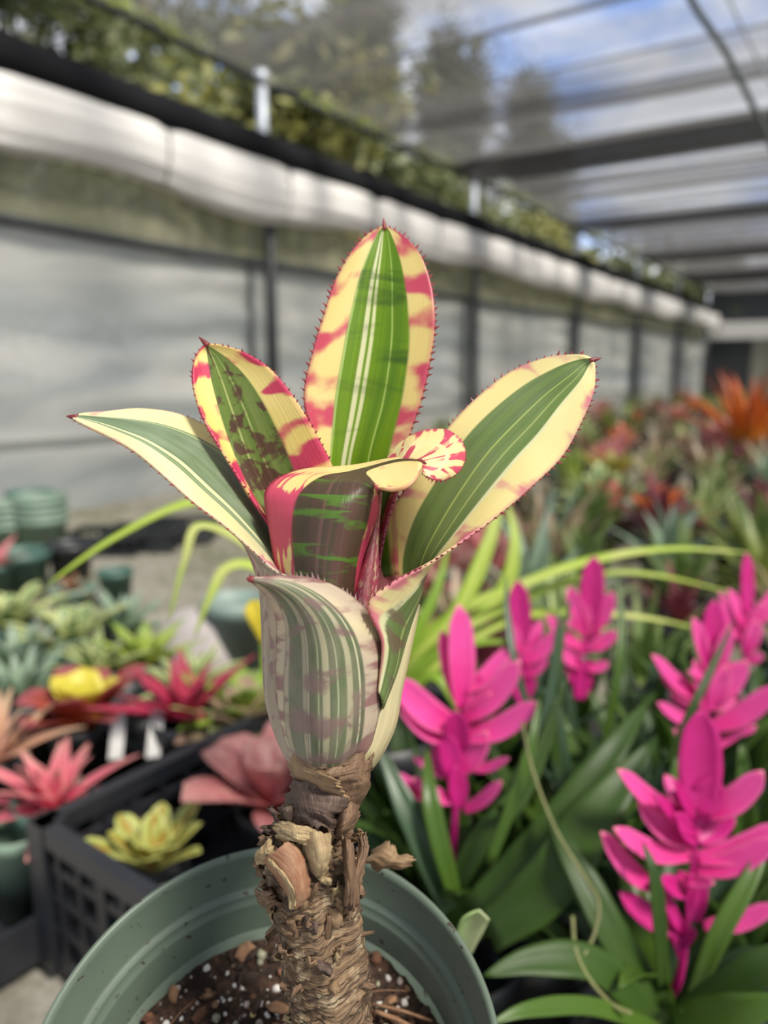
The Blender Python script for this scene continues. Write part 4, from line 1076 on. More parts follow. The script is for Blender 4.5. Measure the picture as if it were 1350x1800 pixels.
flower_plant('magenta bract spike on dark straps with one bract lying out low at its foot', [(1200, 1690), (1230, 1400)],
    [(1228, 1440, 1232, 1248, 80, -4, 1), (1205, 1432, 1085, 1352, 42, -18), (1240, 1432, 1342, 1355, 50, -16), (1215, 1480, 1120, 1405, 50, -10), (1222, 1420, 1262, 1370, 60, -6, 1),
     (1210, 1505, 1078, 1455, 42, -20), (1150, 1562, 1056, 1462, 44, -12), (1225, 1510, 1375, 1448, 46, -14), (1222, 1530, 1365, 1475, 48, -22), (1190, 1535, 1256, 1552, 24, -24),
     (1212, 1600, 1216, 1535, 34, -10, 1), (1222, 1620, 1235, 1545, 30, -6, 1), (1200, 1640, 1165, 1555, 26, -8, 1), (1236, 1628, 1365, 1590, 36, -12), (1195, 1668, 1222, 1632, 18, -8, 1), (1198, 1690, 1182, 1640, 16, -6, 1), (1228, 1480, 1290, 1425, 40, 6, 1), (1218, 1450, 1180, 1390, 40, 6, 1)],
    0.52, 1, 12, leaves=[([(1165, 1740, .5), (1160, 1640, .49), (1150, 1540, .49), (1130, 1480, .50)], 26, mStrap), ([(1215, 1760, .5), (1260, 1650, .49), (1320, 1540, .5), (1360, 1450, .52)], 34, mStrap3),
     ([(1200, 1790, .48), (1280, 1740, .46), (1350, 1690, .45), (1420, 1650, .45)], 60, mStrap), ([(1180, 1800, .47), (1240, 1790, .45), (1320, 1775, .43), (1420, 1750, .42)], 60, mStrap3), ([(1170, 1790, .5), (1080, 1650, .5), (1010, 1520, .52), (960, 1420, .55)], 60, mStrap),
     ([(1160, 1810, .47), (1040, 1770, .44), (930, 1775, .42), (860, 1800, .41)], 30, mStrap3), ([(1150, 1800, .48), (1050, 1700, .47), (940, 1690, .46), (850, 1715, .45)], 60, mStrap)], Lmul=0.9)
FP1 = flower_plant('magenta bract spike on dark straps directly behind the sage green pot', [(800, 1430), (812, 1240)],
    [(812, 1245, 806, 1062, 58, -2, 0), (802, 1230, 776, 1108, 38, 6), (818, 1215, 893, 1140, 34, 10), (805, 1282, 692, 1190, 58, -16), (792, 1302, 698, 1228, 52, -10), (818, 1262, 914, 1160, 48, -16), (816, 1298, 946, 1234, 46, -20),
     (825, 1352, 895, 1332, 20, -10), (780, 1405, 688, 1358, 30, -14), (800, 1408, 724, 1368, 32, -12), (815, 1425, 882, 1372, 26, -10), (812, 1355, 856, 1285, 46, -8), (802, 1370, 782, 1290, 46, -8, 1), (805, 1320, 800, 1250, 50, -14, 1), (808, 1420, 800, 1345, 40, -6, 1), (820, 1240, 845, 1185, 34, 4, 1)],
    0.60, 2, 14, leaves=[([(800, 1560, .58), (850, 1470, .58), (930, 1370, .59), (1000, 1180, .62)], 40, mStrap), ([(830, 1600, .56), (960, 1470, .56), (1070, 1330, .58), (1140, 1230, .62)], 60, mStrap), ([(790, 1600, .57), (740, 1480, .57), (700, 1390, .58), (660, 1300, .6)], 44, mStrap2),
     ([(860, 1640, .54), (960, 1560, .53), (1060, 1420, .54), (1150, 1300, .57)], 90, mStrap), ([(800, 1580, .56), (770, 1470, .56), (755, 1390, .57), (750, 1310, .6)], 34, mStrap3), ([(850, 1500, .6), (900, 1400, .6), (960, 1260, .61), (985, 1060, .63)], 26, mStrap2), ([(985, 1420, .62), (972, 1260, .62), (985, 1130, .64), (1005, 1050, .66)], 16, mStrap), ([(1060, 1320, .7), (1085, 1190, .7), (1092, 1090, .72), (1085, 1010, .74)], 15, mStrap3), ([(1170, 1350, .6), (1215, 1250, .6), (1258, 1160, .62), (1290, 1090, .64)], 14, mStrap), ([(945, 1290, .6), (908, 1180, .6), (892, 1080, .62), (890, 1010, .64)], 13, mStrap2), ([(860, 1520, .55), (905, 1400, .55), (935, 1300, .56), (950, 1220, .58)], 20, mStrap3), ([(1000, 1440, .62), (985, 1340, .62), (972, 1240, .63), (975, 1160, .65)], 34, mStrap2)])
def spike(label, foot, head, d, seed, nl=12, auto=15):
    flower_plant(label, [foot, head], [], d, seed, nl, auto=auto)
flower_plant('slim magenta bract spike with single broad upright top bract', [(925, 1190), (915, 1110)], [(918, 1130, 910, 1020, 42, 0, 1), (922, 1165, 985, 1105, 30, -8), (920, 1150, 895, 1095, 22, -4), (925, 1185, 880, 1140, 24, -6), (930, 1190, 960, 1150, 26, -4), (922, 1240, 900, 1180, 26, 0, 1), (915, 1240, 940, 1190, 24, 0, 1), (925, 1160, 950, 1090, 24, 6)], 0.76, 3, 9)
flower_plant('leaning magenta bract spike against the lime green straps', [(1012, 1190), (1035, 1085)], [(1035, 1100, 1045, 978, 46, 0, 1), (1030, 1120, 1000, 1030, 30, -6), (1040, 1110, 1078, 1040, 32, -6), (1025, 1140, 960, 1080, 28, -10), (1035, 1140, 1085, 1110, 30, -8), (1020, 1170, 985, 1140, 30, -8), (1030, 1175, 1070, 1165, 22, -6), (1012, 1200, 1000, 1150, 40, 0, 1), (1018, 1230, 1030, 1160, 36, 0, 1), (1030, 1120, 1020, 1050, 30, 4)], 0.82, 4, 9)
flower_plant('full magenta bract spike behind the one with the low bract', [(1235, 1290), (1255, 1150)], [(1250, 1170, 1255, 1055, 48, 0, 1), (1245, 1180, 1218, 1085, 34, -6), (1255, 1185, 1282, 1100, 34, -6), (1235, 1230, 1145, 1150, 36, -12), (1240, 1240, 1160, 1185, 30, -8), (1255, 1230, 1312, 1160, 40, -8), (1250, 1280, 1370, 1205, 44, -18), (1230, 1270, 1155, 1235, 28, -10), (1240, 1250, 1220, 1160, 40, -4), (1250, 1250, 1275, 1170, 40, -4), (1240, 1310, 1330, 1275, 24, -8), (1238, 1300, 1220, 1230, 36, 0, 1), (1225, 1330, 1185, 1280, 24, -6), (1250, 1210, 1250, 1110, 40, 8)], 0.70, 5, 12)
flower_plant('magenta bract spike farthest back beside the lime green straps', [(1310, 1150), (1312, 1050)], [(1312, 1080, 1312, 972, 30, 0, 1), (1310, 1110, 1280, 1035, 30, -6), (1315, 1110, 1345, 1060, 30, -6), (1308, 1130, 1265, 1040, 24, -10), (1318, 1100, 1375, 1030, 34, 0), (1310, 1150, 1330, 1090, 34, -6), (1315, 1165, 1340, 1150, 20, -6), (1308, 1120, 1300, 1040, 26, 6)], 0.84, 6, 9)

# leafy offsets without flowers filling the clump
for k, (px, py, d) in enumerate([(950, 1500, .68), (1090, 1470, .66), (1330, 1480, .62), (1120, 1330, .85), (870, 1330, .82), (1330, 1260, .85), (1010, 1380, .74), (1200, 1330, .74), (720, 1430, .74)]):
    q = P(px, py, d); g = np.array([q[0], q[1], 0])
    r = random.Random(60 + k)
    T = thing('strap_leaf_bromeliad', 'flowerless dark green strap clump ' + ['between the two largest magenta spikes', 'left of the spike with the low bract', 'right of the spike with the low bract', 'between the leaning spike and the full spike', 'between the slim spike and the spike behind the pot', 'right of the full magenta spike', 'below the leaning magenta spike', 'at the foot of the full magenta spike', 'behind the potted bromeliad stem'][k], 'plant', g, 'flowerless strap-leaved bromeliads')
    pot_at(T, g, 0.06, 0.13, M['black_plastic'])
    for j in range(13):
        L = r.uniform(0.14, 0.25)
        V, Fc, uv = rleaf(g + np.array([0, 0, 0.11]), j * 2.39996 + k, math.radians(r.uniform(62, 86)), L, r.uniform(0.011, 0.017), math.radians(r.uniform(10, 60)), 'strap', 12, 5, 0.45)
        build('leaf', V, Fc, r.choice([mStrap, mStrap, mStrap2, mStrap3]), T, uv=uv, solid=0.001)

# lime strap plant behind the subject
t = NT('lime_strap'); u, v = t.uv(); x = t.m('ABSOLUTE', t.m('MULTIPLY_ADD', u, 2.0, -1.0)); nz = t.noise(t.obj(), 12, 3)
col = t.mix(t.ss(x, 0.2, 0.8), (0.56, 0.66, 0.14), (0.38, 0.55, 0.06))
mLime = t.leafy(t.mix(t.ss(nz, 0.4, 0.7), col, (0.62, 0.66, 0.24)), 0.38, 0.4)
t = NT('lime_strap_green'); nz = t.noise(t.obj(), 12, 3)
mLimeG = t.leafy(t.mix(nz, (0.20, 0.36, 0.03), (0.34, 0.50, 0.05)), 0.38, 0.4)
_c = P(665, 1300, 0.80)
T = thing('lime_strap_plant', 'lime green strap-leaved bromeliad arching out on both sides behind the potted one', 'plant', (_c[0], _c[1], 0))
pot_at(T, (_c[0], _c[1], 0), 0.07, float(_c[2]) + 0.02, M['black_plastic'])
cr = (665, 1300, 0.80)
for pts, w_, mm in [
    ([cr, (560, 1020, .76), (440, 900, .74), (335, 886, .72), (200, 948, .70), (82, 1028, .68)], 26, mLime),
    ([cr, (540, 1060, .74), (440, 965, .72), (352, 926, .70), (325, 985, .69), (296, 1095, .69)], 20, mLime),
    ([cr, (560, 1090, .73), (460, 1005, .71), (400, 1000, .70), (368, 1055, .69), (342, 1120, .69)], 24, mLime),
    ([cr, (520, 1170, .74), (475, 1100, .73), (466, 1150, .72), (468, 1230, .72)], 22, mLimeG),
    ([cr, (760, 1110, .80), (930, 1025, .82), (1050, 985, .84), (1180, 966, .86), (1320, 972, .88)], 27, mLime),
    ([cr, (770, 1140, .80), (930, 1050, .84), (1050, 1014, .87), (1150, 1012, .9), (1290, 1042, .93)], 25, mLime),
    ([cr, (720, 1170, .78), (800, 1085, .78), (850, 980, .80), (872, 900, .82), (866, 800, .84)], 32, mLime),
    ([cr, (780, 1150, .82), (880, 1050, .86), (905, 960, .88), (892, 880, .9)], 34, mLime),
    ([cr, (760, 1180, .80), (900, 1090, .84), (1030, 1080, .88), (1140, 1088, .90), (1250, 1110, .92)], 24, mLime),
    ([cr, (710, 1210, .77), (770, 1150, .76), (850, 1130, .76), (950, 1130, .77)], 20, mLimeG),
    ([cr, (700, 1180, .78), (735, 1110, .78), (770, 1030, .80), (790, 950, .83)], 24, mLimeG),
    ([cr, (700, 1240, .76), (760, 1190, .74), (800, 1240, .73), (815, 1320, .72)], 22, mLimeG),
    ([cr, (640, 1150, .80), (610, 1050, .80), (560, 960, .82)], 24, mLimeG)]:
    V, Fc, uv = blade([P(*q) for q in pts], w_ * 0.75 / F / 2, -FW * 0.55 + UP * 0.85, 'strap', 30, 5, 0.35)
    build('leaf', V, Fc, mm, T, uv=uv, solid=0.0012)
V, Fc, uv = blade([P(470, 1130, .71), P(455, 1085, .70), P(440, 1055, .70)], 0.010, -FW, 'oval', 10, 5, 0.3)
build('leaf', V, Fc, simple('yellow_leaf', (0.75, 0.62, 0.05), 0.4, 0.1, 20, trans=0.3), T, uv=uv, solid=0.001)

# dry flower stem tangled in the straps, pale cut leaf beside the rim
v, f = tube_vf(catmull([P(918, 1270, .56), P(935, 1350, .54), P(975, 1455, .52), P(1030, 1545, .50), P(1052, 1585, .49), P(1045, 1640, .48), P(1026, 1680, .47)], 40), 0.0013, 6)
v2, f2 = tube_vf(catmull([P(1006, 1610, .48), P(1012, 1670, .47), P(1035, 1720, .46), P(1075, 1765, .45), P(1110, 1782, .445)], 30), 0.0013, 6)
sm = simple('dry_stem', (0.17, 0.18, 0.06), 0.6, 0.2, 40)
build('dry_stem', v, f, sm, FP1, label='long thin bent olive stem')
build('dry_stem', v2, f2, sm, FP1, label='short looped olive stem')
V, Fc, uv = blade([P(800, 1700, .40), P(815, 1650, .385), P(828, 1612, .375), P(842, 1600, .37)], 0.0085, -FW + RT * 0.4, 'oval', 12, 7, 0.4)
t = NT('pale_cut_leaf'); u, v = t.uv()
o = build('cut_leaf', V, Fc, t.leafy(t.mix(u, (0.28, 0.42, 0.16), (0.55, 0.62, 0.36)), 0.4, 0.35), uv=uv, solid=0.001, origin=P(800, 1700, .40))
tag(o, 'pale green cut leaf end poking up beside the sage pot rim', 'leaf')

# ------------------------------------------------------------------ crate, tray and plants at left
e1 = nrm([0.80, -0.60, 0]); e2 = np.array([0.60, 0.80, 0])
c0 = G(62, 1442, 0.172); c0[2] = 0
def make_crate():
    L1, L2, H = 0.36, 0.52, 0.172
    T = thing('plastic_crate', 'black lattice-sided plastic crate holding small bromeliads', 'crate', c0)
    up = np.array([0, 0, 1.0])
    zb = 0.012
    def bar(name, c, a, b, d):
        v, f = box_vf(c, a, b, d)
        return build(name, v, f, M['crate'], T, smooth=False)
    for (o, e, nn, LL) in [(c0, e1, e2, L1), (c0, e2, e1, L2), (c0 + e2 * L2, e1, -e2, L1), (c0 + e1 * L1, e2, -e1, L2)]:
        bar('rim', o + e * LL / 2 + up * (H - 0.010) + nn * 0.004, e * LL / 2, nn * 0.008, up * 0.010)
        for z, hh in ((zb + 0.008, 0.010), (0.060, 0.005), (0.095, 0.005), (0.128, 0.005)):
            bar('horizontal_slat', o + e * LL / 2 + up * z + nn * 0.004, e * LL / 2, nn * 0.003, up * hh)
        k = int(LL / 0.035)
        for i in range(1, k):
            thick = 0.0075 if i % 3 == 0 else 0.0032
            bar('vertical_slat', o + e * LL * i / k + up * (H / 2) + nn * 0.004, e * thick, nn * 0.004, up * (H / 2 - 0.012))
    for o in (c0, c0 + e1 * L1, c0 + e2 * L2, c0 + e1 * L1 + e2 * L2):
        d = nrm((c0 + e1 * L1 / 2 + e2 * L2 / 2) - o)
        bar('corner_post', o + d * 0.010 + up * (H / 2 + 0.004), e1 * 0.014, e2 * 0.014, up * (H / 2 - 0.004))
    bar('base', c0 + e1 * L1 / 2 + e2 * L2 / 2 + up * 0.016, e1 * (L1 / 2 - .002), e2 * (L2 / 2 - .002), up * 0.003)
make_crate()
# flat tray pushed up against the crate's corner, and the small green pot standing in it
tc = c0 - e1 * 0.085 + e2 * 0.10
T = thing('seed_tray', 'shallow black tray beside the crate with a small green pot in it', 'tray', tc)
up = np.array([0, 0, 1.0])
for nm, c, a, b, d in [('tray_floor', tc + up * 0.012, e1 * 0.078, e2 * 0.15, up * 0.003), ('tray_side', tc - e2 * 0.148 + up * 0.035, e1 * 0.078, e2 * 0.003, up * 0.026), ('tray_side', tc + e2 * 0.148 + up * 0.035, e1 * 0.078, e2 * 0.003, up * 0.026),
                       ('tray_side', tc - e1 * 0.076 + up * 0.035, e1 * 0.003, e2 * 0.15, up * 0.026), ('tray_side', tc + e1 * 0.076 + up * 0.035, e1 * 0.003, e2 * 0.15, up * 0.026)]:
    v, f = box_vf(c, a, b, d); build(nm, v, f, M['crate'], T, smooth=False)
q = G(45, 1600, 0.016)
pt = thing('seedling_pot', 'small empty sage green pot standing in the shallow tray', 'pot', q)
pot_at(pt, q, 0.036, 0.105, M['pot_sage'], False)

R_ = {}
R_['yellow'] = rosette_mat('neo_yellow', (0.78, 0.60, 0.04), (0.80, 0.76, 0.10), (0.74, 0.66, 0.10), trans=0.4)
R_['redorange'] = rosette_mat('neo_red_orange', (0.62, 0.22, 0.02), (0.42, 0.07, 0.035), (0.40, 0.10, 0.13), spots=(0.30, 0.10, 0.06))
R_['crimson'] = rosette_mat('neo_crimson', (0.55, 0.015, 0.06), (0.42, 0.03, 0.08), (0.36, 0.09, 0.11), margin=(0.52, 0.05, 0.11))
R_['pink'] = rosette_mat('neo_pink', (0.75, 0.07, 0.17), (0.74, 0.16, 0.24), (0.60, 0.30, 0.25), margin=(0.78, 0.30, 0.30), mw=0.8)
R_['peach'] = rosette_mat('neo_peach', (0.55, 0.22, 0.14), (0.62, 0.36, 0.22), (0.50, 0.42, 0.24), margin=(0.72, 0.44, 0.34))
R_['limered'] = rosette_mat('neo_lime_red', (0.34, 0.06, 0.02), (0.30, 0.34, 0.05), (0.26, 0.36, 0.06), margin=(0.55, 0.56, 0.18), mw=0.6, stripe=(0.45, 0.28, 0.06))
R_['dusty'] = rosette_mat('neo_dusty_pink', (0.48, 0.06, 0.08), (0.55, 0.20, 0.21), (0.50, 0.23, 0.22), spots=(0.62, 0.36, 0.32))
R_['cream'] = rosette_mat('neo_cream_green', (0.62, 0.62, 0.22), (0.20, 0.30, 0.12), (0.16, 0.26, 0.11), margin=(0.62, 0.66, 0.30), mw=0.6)
R_['lime'] = rosette_mat('neo_lime', (0.62, 0.60, 0.14), (0.36, 0.46, 0.08), (0.22, 0.34, 0.06))
R_['silver'] = rosette_mat('neo_silver', (0.34, 0.42, 0.28), (0.24, 0.34, 0.23), (0.30, 0.38, 0.30))
R_['orange'] = rosette_mat('neo_orange', (0.66, 0.30, 0.02), (0.70, 0.20, 0.03), (0.42, 0.10, 0.06))
R_['maroon'] = rosette_mat('neo_maroon', (0.22, 0.06, 0.05), (0.16, 0.035, 0.05), (0.22, 0.05, 0.06))
R_['green'] = rosette_mat('neo_green', (0.14, 0.22, 0.05), (0.12, 0.19, 0.05), (0.17, 0.22, 0.06))
R_['tan'] = rosette_mat('neo_tan', (0.30, 0.26, 0.14), (0.34, 0.28, 0.17), (0.38, 0.25, 0.18))

rosette('neoregelia', 'red-leaved neoregelia with a bright yellow heart behind the crate', G(150, 1285, 0.13), 18, 0.11, 0.024, (80, 40), 35, 'oval', R_['redorange'], (0.05, 0.13, M['black_plastic']), R_['yellow'], seed=1)
rosette('neoregelia', 'crimson neoregelia with long pointed leaves on a short trunk', G(325, 1265, 0.15), 12, 0.125, 0.018, (70, 18), 5, 'spiky', R_['crimson'], (0.045, 0.13, M['black_plastic']), seed=2.2, ground=0.0, channel=0.5)
rosette('neoregelia', 'bright pink neoregelia with many narrow pointed leaves beside the crate corner', G(95, 1425, 0.12), 22, 0.105, 0.013, (80, 8), 25, 'spiky', R_['pink'], (0.045, 0.12, M['pot_green']), seed=3, channel=0.45)
rosette('neoregelia', 'peach and olive striped neoregelia left of the bright pink one', G(-15, 1350, 0.13), 18, 0.12, 0.014, (80, 15), 30, 'spiky', R_['peach'], (0.045, 0.13, M['black_plastic']), seed=4.4, channel=0.45)
rosette('neoregelia', 'small lime neoregelia with red-striped oval leaves standing in the crate', G(272, 1530, 0.105), 17, 0.075, 0.0125, (74, 38), 10, 'oval', R_['limered'], (0.035, 0.085, M['black_plastic']), seed=5.1, ground=0.019)
rosette('neoregelia', 'dusty pink broad-leaved neoregelia standing in the crate', G(485, 1420, 0.13), 12, 0.115, 0.030, (70, 20), 25, 'oval', R_['dusty'], (0.045, 0.10, M['black_plastic']), seed=6.0, ground=0.019)
for k, (px, py, mt, L, hw, lb) in enumerate([
    (120, 1150, 'cream', .13, .018, 'cream-edged green neoregelia in front of the far green pots'), (255, 1175, 'lime', .11, .018, 'lime neoregelia behind the crimson one'), (335, 1225, 'cream', .10, .02, 'cream-margined neoregelia beside the lavender stone'),
    (437, 1285, 'lime', .12, .02, 'yellowish lime neoregelia under the large grey-green pot'), (30, 1190, 'silver', .13, .02, 'silvery green neoregelia left of the yellow-hearted one'), (40, 1245, 'silver', .12, .018, 'silvery green neoregelia in front of another silvery one'),
    (15, 1110, 'cream', .12, .02, 'cream-edged green neoregelia at the foot of the green pots'), (215, 1120, 'silver', .12, .02, 'silvery green neoregelia between cream-edged ones'), (170, 1190, 'cream', .10, .017, 'cream-edged green neoregelia right behind the yellow-hearted one'),
    (430, 1300, 'tan', .10, .02, 'tan and pink neoregelia beside the crate rim'), (400, 1285, 'cream', .10, .018, 'cream-margined neoregelia right of the crimson one')]):
    rosette('neoregelia', lb, G(px, py, 0.12), 17, L, hw * 0.85, (80, 22), 30, 'spiky' if k % 3 else 'oval', R_[mt], (0.05, 0.12, M['black_plastic'] if k % 2 else M['pot_green']), None, seed=20 + k, n=8)
# white plant tags stuck in the pots behind the crate
for k, (px, py, z) in enumerate([(208, 1308, 0.13), (273, 1305, 0.13), (425, 1245, 0.13)]):
    q = G(px, py, z); lean = RT * rnd.uniform(-.15, .15)
    v, f = box_vf(q + np.array([0, 0, 0.012]) + lean * 0.03, (0.0085, 0.002, 0), (0, 0.0006, 0), np.array([0, 0.014, 0.026]) + lean * 0.03)
    tag(build('plant_tag', v, f, M['tag'], smooth=False, origin=q), ['white plant tag between the yellow-hearted and crimson neoregelias, left one', 'white plant tag at the foot of the crimson neoregelia', 'white plant tag under the large grey-green pot', 'white plant tag on the back rim of the crate'][k], 'tag')
# black pots grouped behind the crate rim, between the coloured plants
for k, (px, py, r, h) in enumerate([(240, 1345, .055, .12), (200, 1370, .05, .11), (345, 1370, .055, .11), (280, 1400, .05, .1)]):
    q = G(px, py, 0.0) if k < 2 else G(px, py, 0.0)
    o = pot_at(None, q, r, h, M['black_plastic'], True, 'nursery_pot', origin=q)
    tag(o, ['black nursery pot at the foot of the yellow-hearted neoregelia', 'black nursery pot between the bright pink neoregelia and the crate', 'black nursery pot in the crate below the crimson neoregelia', 'black nursery pot in the crate against its back rim'][k], 'pot', 'black pots behind the crate')

# ------------------------------------------------------------------ pots and trays by the wall at left
def lone_pot(name, label, px, py, r, h, mat, soil_m=False, group=None):
    q = G(px, py, 0.0)
    o = pot_at(None, q, r, h, mat, soil_m, name, origin=q)
    return tag(o, label, 'pot', group), q
lone_pot('nursery_pot', 'dark green nursery pot in front of the stacked pots', 42, 1045, 0.080, 0.125, M['pot_green'])
lone_pot('nursery_pot', 'small dark green pot right of the black one', 206, 1062, 0.048, 0.095, M['pot_green'])
lone_pot('nursery_pot', 'faded sage pot holding brown dry leaves', 133, 1098, 0.058, 0.10, M['pot_sage'], True)
lone_pot('nursery_pot', 'black square-shouldered nursery pot behind the faded sage one', 128, 1030, 0.065, 0.13, M['black_plastic'])
for k, (px, py, r, h, mt) in enumerate([(78, 985, .085, .22, 'pot_sage'), (20, 985, .080, .20, 'pot_sage'), (60, 965, .080, .21, 'pot_green')]):
    q = G(px, py, 0.0)
    T = thing('pot_stack', ['tall stack of faded green pots against the wall', 'shorter stack of faded green pots beside the tall stack', 'dark green pot stack behind the faded ones'][k], 'pots', q)
    for j in range(4):
        pot_at(T, q + np.array([0, 0, 0.022 * j]), r * (1 + 0.002 * j), h - 0.07, M[mt], False, 'pot', origin=q)
# brown dry plant in the faded sage pot, pink one by the far pot
rosette('dry_plant', 'brown withered rosette in the faded sage pot', G(133, 1098, 0.0) + np.array([0, 0, 0.085]), 10, 0.07, 0.010, (80, 20), 60, 'spiky', simple('withered_leaf', (0.30, 0.15, 0.08), 0.7, 0.2, 30, trans=0.2), seed=3)
rosette('neoregelia', 'pink leaf tips reaching over the dark green pot by the stacks', G(-10, 1000, 0.10), 9, 0.15, 0.02, (60, 5), 25, 'spiky', R_['dusty'], (0.05, 0.10, M['pot_green']), seed=9, n=8)
for k, (px, py) in enumerate([(190, 968), (255, 962), (320, 948)]):
    q = G(px, py, 0.0)
    T = thing('growing_tray', ['black open growing tray right of the pot stacks', 'black open growing tray between two other trays', 'black open growing tray nearest the lime leaf'][k], 'tray', q)
    for c, a, b, d in [((0, 0, .006), (.12, 0, 0), (0, .09, 0), (0, 0, .004)), ((0, -.09, .06), (.12, 0, 0), (0, .004, 0), (0, 0, .012)), ((0, .09, .06), (.12, 0, 0), (0, .004, 0), (0, 0, .012)), ((-.12, 0, .06), (.004, 0, 0), (0, .09, 0), (0, 0, .012)), ((.12, 0, .06), (.004, 0, 0), (0, .09, 0), (0, 0, .012))]:
        v, f = box_vf(q + np.array(c), a, b, d); build('tray_frame', v, f, M['black_plastic'], T, smooth=False)
    for j in range(12):
        a = j / 12 * 2 * math.pi
        x_, y_ = (max(-.118, min(.118, .17 * math.cos(a))), max(-.088, min(.088, .13 * math.sin(a))))
        v, f = box_vf(q + np.array([x_, y_, 0.03]), (.004, 0, 0), (0, .004, 0), (0, 0, .028)); build('tray_rib', v, f, M['black_plastic'], T, smooth=False)
q = P(418, 1160, 1.25)
lone_pot('large_pot', 'large grey-green pot beside the lime straps', 418, 1215, 0.062, 0.19, M['pot_grey'], True)
# lavender stone
q = G(352, 1215, 0.0)
V = []
for i in range(14):
    ph = math.pi * i / 13
    for j in range(20):
        th = 2 * math.pi * j / 20
        d = np.array([math.sin(ph) * math.cos(th), math.sin(ph) * math.sin(th), math.cos(ph)])
        k = 1 + 0.12 * noise.noise(d * 1.5) + 0.05 * noise.noise(d * 5)
        V.append(q + np.array([0.10, 0.08, 0.088]) * d * k + np.array([0, 0, 0.08]))
tag(build('stone', V, grid_faces(14, 20, 0, True), M['rock'], origin=q), 'rounded lavender grey stone among the cream-edged neoregelias', 'stone')

# ------------------------------------------------------------------ the field of bromeliads towards the far end
lone_pot('nursery_pot', 'green nursery pot standing in the field beside the pink blossom', 1142, 948, 0.075, 0.12, M['pot_green'], True)
lone_pot('nursery_pot', 'black nursery pot left of the green pot in the field', 1075, 950, 0.09, 0.11, M['black_plastic'], True)
rosette('neoregelia', 'bright coral pink cupped neoregelia in the field beside the green pot', G(1062, 905, 0.14), 12, 0.12, 0.035, (85, 60), -10, 'oval', rosette_mat('coral', (0.72, 0.10, 0.12), (0.76, 0.14, 0.18), (0.74, 0.17, 0.20)), (0.06, 0.14, M['black_plastic']), seed=2, n=8)
rosette('orange_bromeliad', 'tall orange bromeliad with upright pointed leaves towering over the field', G(1312, 790, 0.16), 26, 0.62, 0.045, (88, 30), 25, 'spiky', R_['orange'], (0.12, 0.16, M['black_plastic']), R_['orange'], seed=8, n=9)
rosette('neoregelia', 'small orange and lime neoregelia in the middle of the field', G(1075, 850, 0.12), 14, 0.22, 0.035, (80, 25), 20, 'spiky', rosette_mat('olive_orange', (0.62, 0.30, 0.04), (0.40, 0.32, 0.05), (0.34, 0.36, 0.07)), (0.08, 0.12, M['black_plastic']), seed=12, n=8)
rosette('neoregelia', 'upright lime leaf tuft behind the right leaf of the potted bromeliad', G(1000, 880, 0.12), 10, 0.26, 0.03, (88, 65), 10, 'spiky', R_['lime'], (0.07, 0.12, M['black_plastic']), seed=14, n=8)
rosette('billbergia', 'upright banded grey-green bromeliad at the front edge of the field', G(958, 990, 0.10), 8, 0.26, 0.026, (88, 68), 15, 'spiky', R_['silver'], (0.06, 0.10, M['black_plastic']), seed=15, n=8)

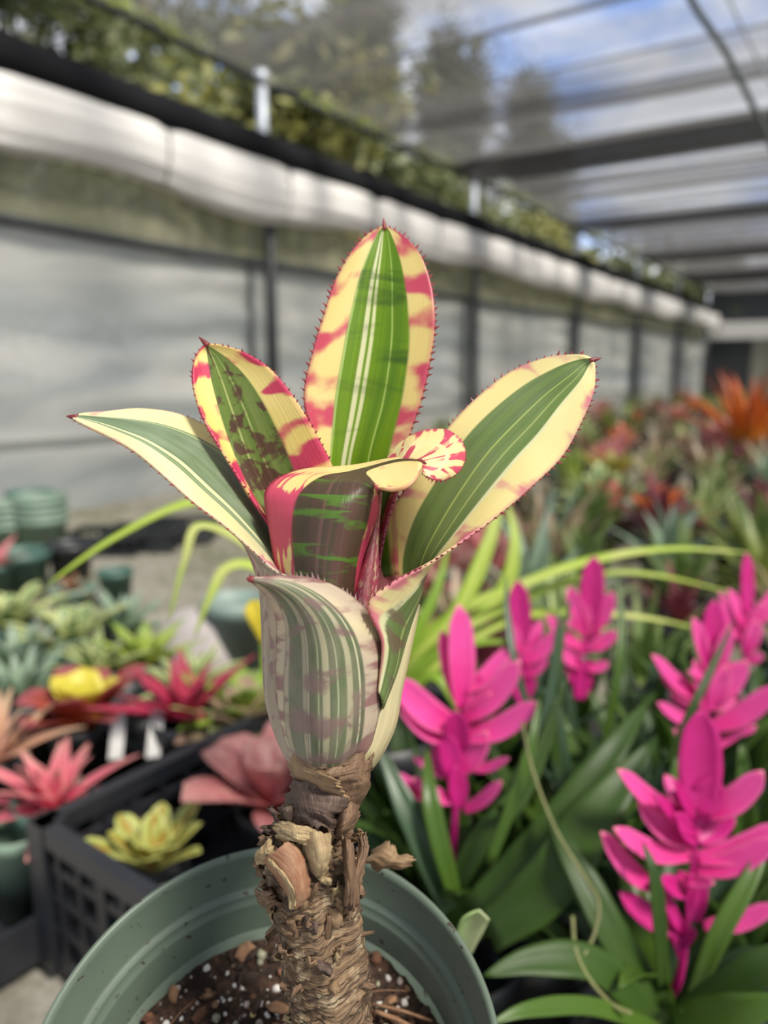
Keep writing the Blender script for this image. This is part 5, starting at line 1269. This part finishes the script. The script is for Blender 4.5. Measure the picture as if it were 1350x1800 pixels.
def field():
    r = random.Random(21)
    kinds = {}
    R_['fieldlime'] = rosette_mat('neo_olive_lime', (0.42, 0.40, 0.10), (0.22, 0.27, 0.06), (0.17, 0.21, 0.05))
    specs = {'green': ('green', 'plain green rosette in the field of bromeliads'), 'lime': ('fieldlime', 'lime green rosette in the field of bromeliads'), 'maroon': ('maroon', 'maroon rosette in the field of bromeliads'),
             'tan': ('tan', 'tan and rose rosette in the field of bromeliads'), 'cream': ('cream', 'cream-edged rosette in the field of bromeliads'), 'dusty': ('dusty', 'dusty pink rosette in the field of bromeliads'),
             'orange': ('orange', 'orange-red rosette in the field of bromeliads'), 'silver': ('silver', 'silvery green rosette in the field of bromeliads')}
    for nm in specs:
        for var in range(2):
            parts = []; U = []
            rr = random.Random(len(nm) * 97 + var * 31 + ord(nm[0]) * 7)
            nl = rr.randint(15, 20); sh = rr.choice(['oval', 'spiky', 'spiky'])
            for k in range(nl):
                f = k / nl
                V, Fc, uv = rleaf((0, 0, 0), k * 2.39996, math.radians(82 - 62 * f + rr.gauss(0, 5)), 0.17 * rr.uniform(.75, 1.1), 0.024 if sh == 'oval' else 0.018, math.radians(rr.uniform(10, 45)), sh, 6, 3, 0.3)
                parts.append((V, Fc)); U.append(uv)
            me_o = build('foliage', *join(*parts), R_[specs[nm][0]], uv=np.vstack(U))
            kinds.setdefault(nm, []).append(me_o.data)
            bpy.data.objects.remove(me_o)
    v, f = lathe_vf([(0.0, 0.003), (0.045, 0.003), (0.046, 0.0), (0.058, 0.10), (0.062, 0.10), (0.063, 0.12), (0.059, 0.12), (0.055, 0.1), (0.0, 0.1)], (0, 0, 0), (0, 0, 1), 16)
    pots = []
    for mt in ('black_plastic', 'pot_green', 'black_plastic'):
        o = build('pot', v, f, M[mt]); pots.append(o.data); bpy.data.objects.remove(o)
    taken = [tuple(G(px, py, 0)[:2]) for px, py in ((1142, 948), (1075, 950), (1062, 930), (1312, 800), (1075, 880), (1000, 900), (958, 1010))]
    cnt = 0; tries = 0
    while cnt < 285 and tries < 30000:
        tries += 1
        y = 1.15 + 11.8 * r.random() ** 1.5
        x = r.uniform(-0.15 * y, 0.62 * y)
        q = np.array([x, y, 0.0])
        rel = q - CAM
        if rel @ WN > WALL - 0.35: continue
        d = rel @ FW
        px = 675 + F * x / d
        if px < 640 or px > 1430: continue
        
        gap = 0.15 + 0.022 * y
        if any((x - a) ** 2 + (y - b) ** 2 < gap * gap for a, b in taken): continue
        taken.append((x, y))
        nm = r.choice(['green', 'green', 'lime', 'maroon', 'tan', 'tan', 'cream', 'dusty', 'orange', 'silver', 'green', 'lime', 'tan', 'dusty', 'cream', 'maroon', 'lime', 'tan', 'maroon'])
        sc_ = r.uniform(0.8, 1.35)
        pk = r.randrange(3)
        marks = [('the tall orange bromeliad', G(1312, 800, 0)), ('the coral pink neoregelia', G(1062, 930, 0)), ('the green pot in the field', G(1142, 948, 0)), ('the magenta flower spikes', P(1150, 1150, .9)),
                 ('the second wall post', W(6.14, 0, .2)), ('the third wall post', W(8.8, 0, .2)), ('the fourth wall post', W(11.45, 0, .2)), ('the fifth wall post', W(14.1, 0, .2)), ('the lime strap plant', _c), ('the orange and lime neoregelia', G(1075, 880, 0)), ('the upright lime tuft', G(1000, 900, 0))]
        ds = sorted((math.hypot(x - m_[0], y - m_[1]), nm_) for nm_, m_ in marks)
        far = 'right beside' if ds[0][0] < 0.45 else 'not far from' if ds[0][0] < 1.1 else 'some way from'
        lab = ('small ' if sc_ < 0.95 else 'large ' if sc_ > 1.2 else '') + specs[nm][1].split(' in the')[0] + (', green pot, ' if pk == 1 else ', black pot, ') + far + ' ' + ds[0][1]
        T = thing('field_bromeliad', lab, 'plant', q, 'bromeliads in the far field')
        fo = bpy.data.objects.new('foliage', r.choice(kinds[nm])); C.objects.link(fo); fo.parent = T
        fo.location = (0, 0, 0.11); fo.rotation_euler = (0, 0, r.uniform(0, 6.28)); fo.scale = (sc_, sc_, sc_ * r.uniform(0.9, 1.3))
        po = bpy.data.objects.new('pot', pots[pk]); C.objects.link(po); po.parent = T
        cnt += 1
    print('field plants', cnt)
field()
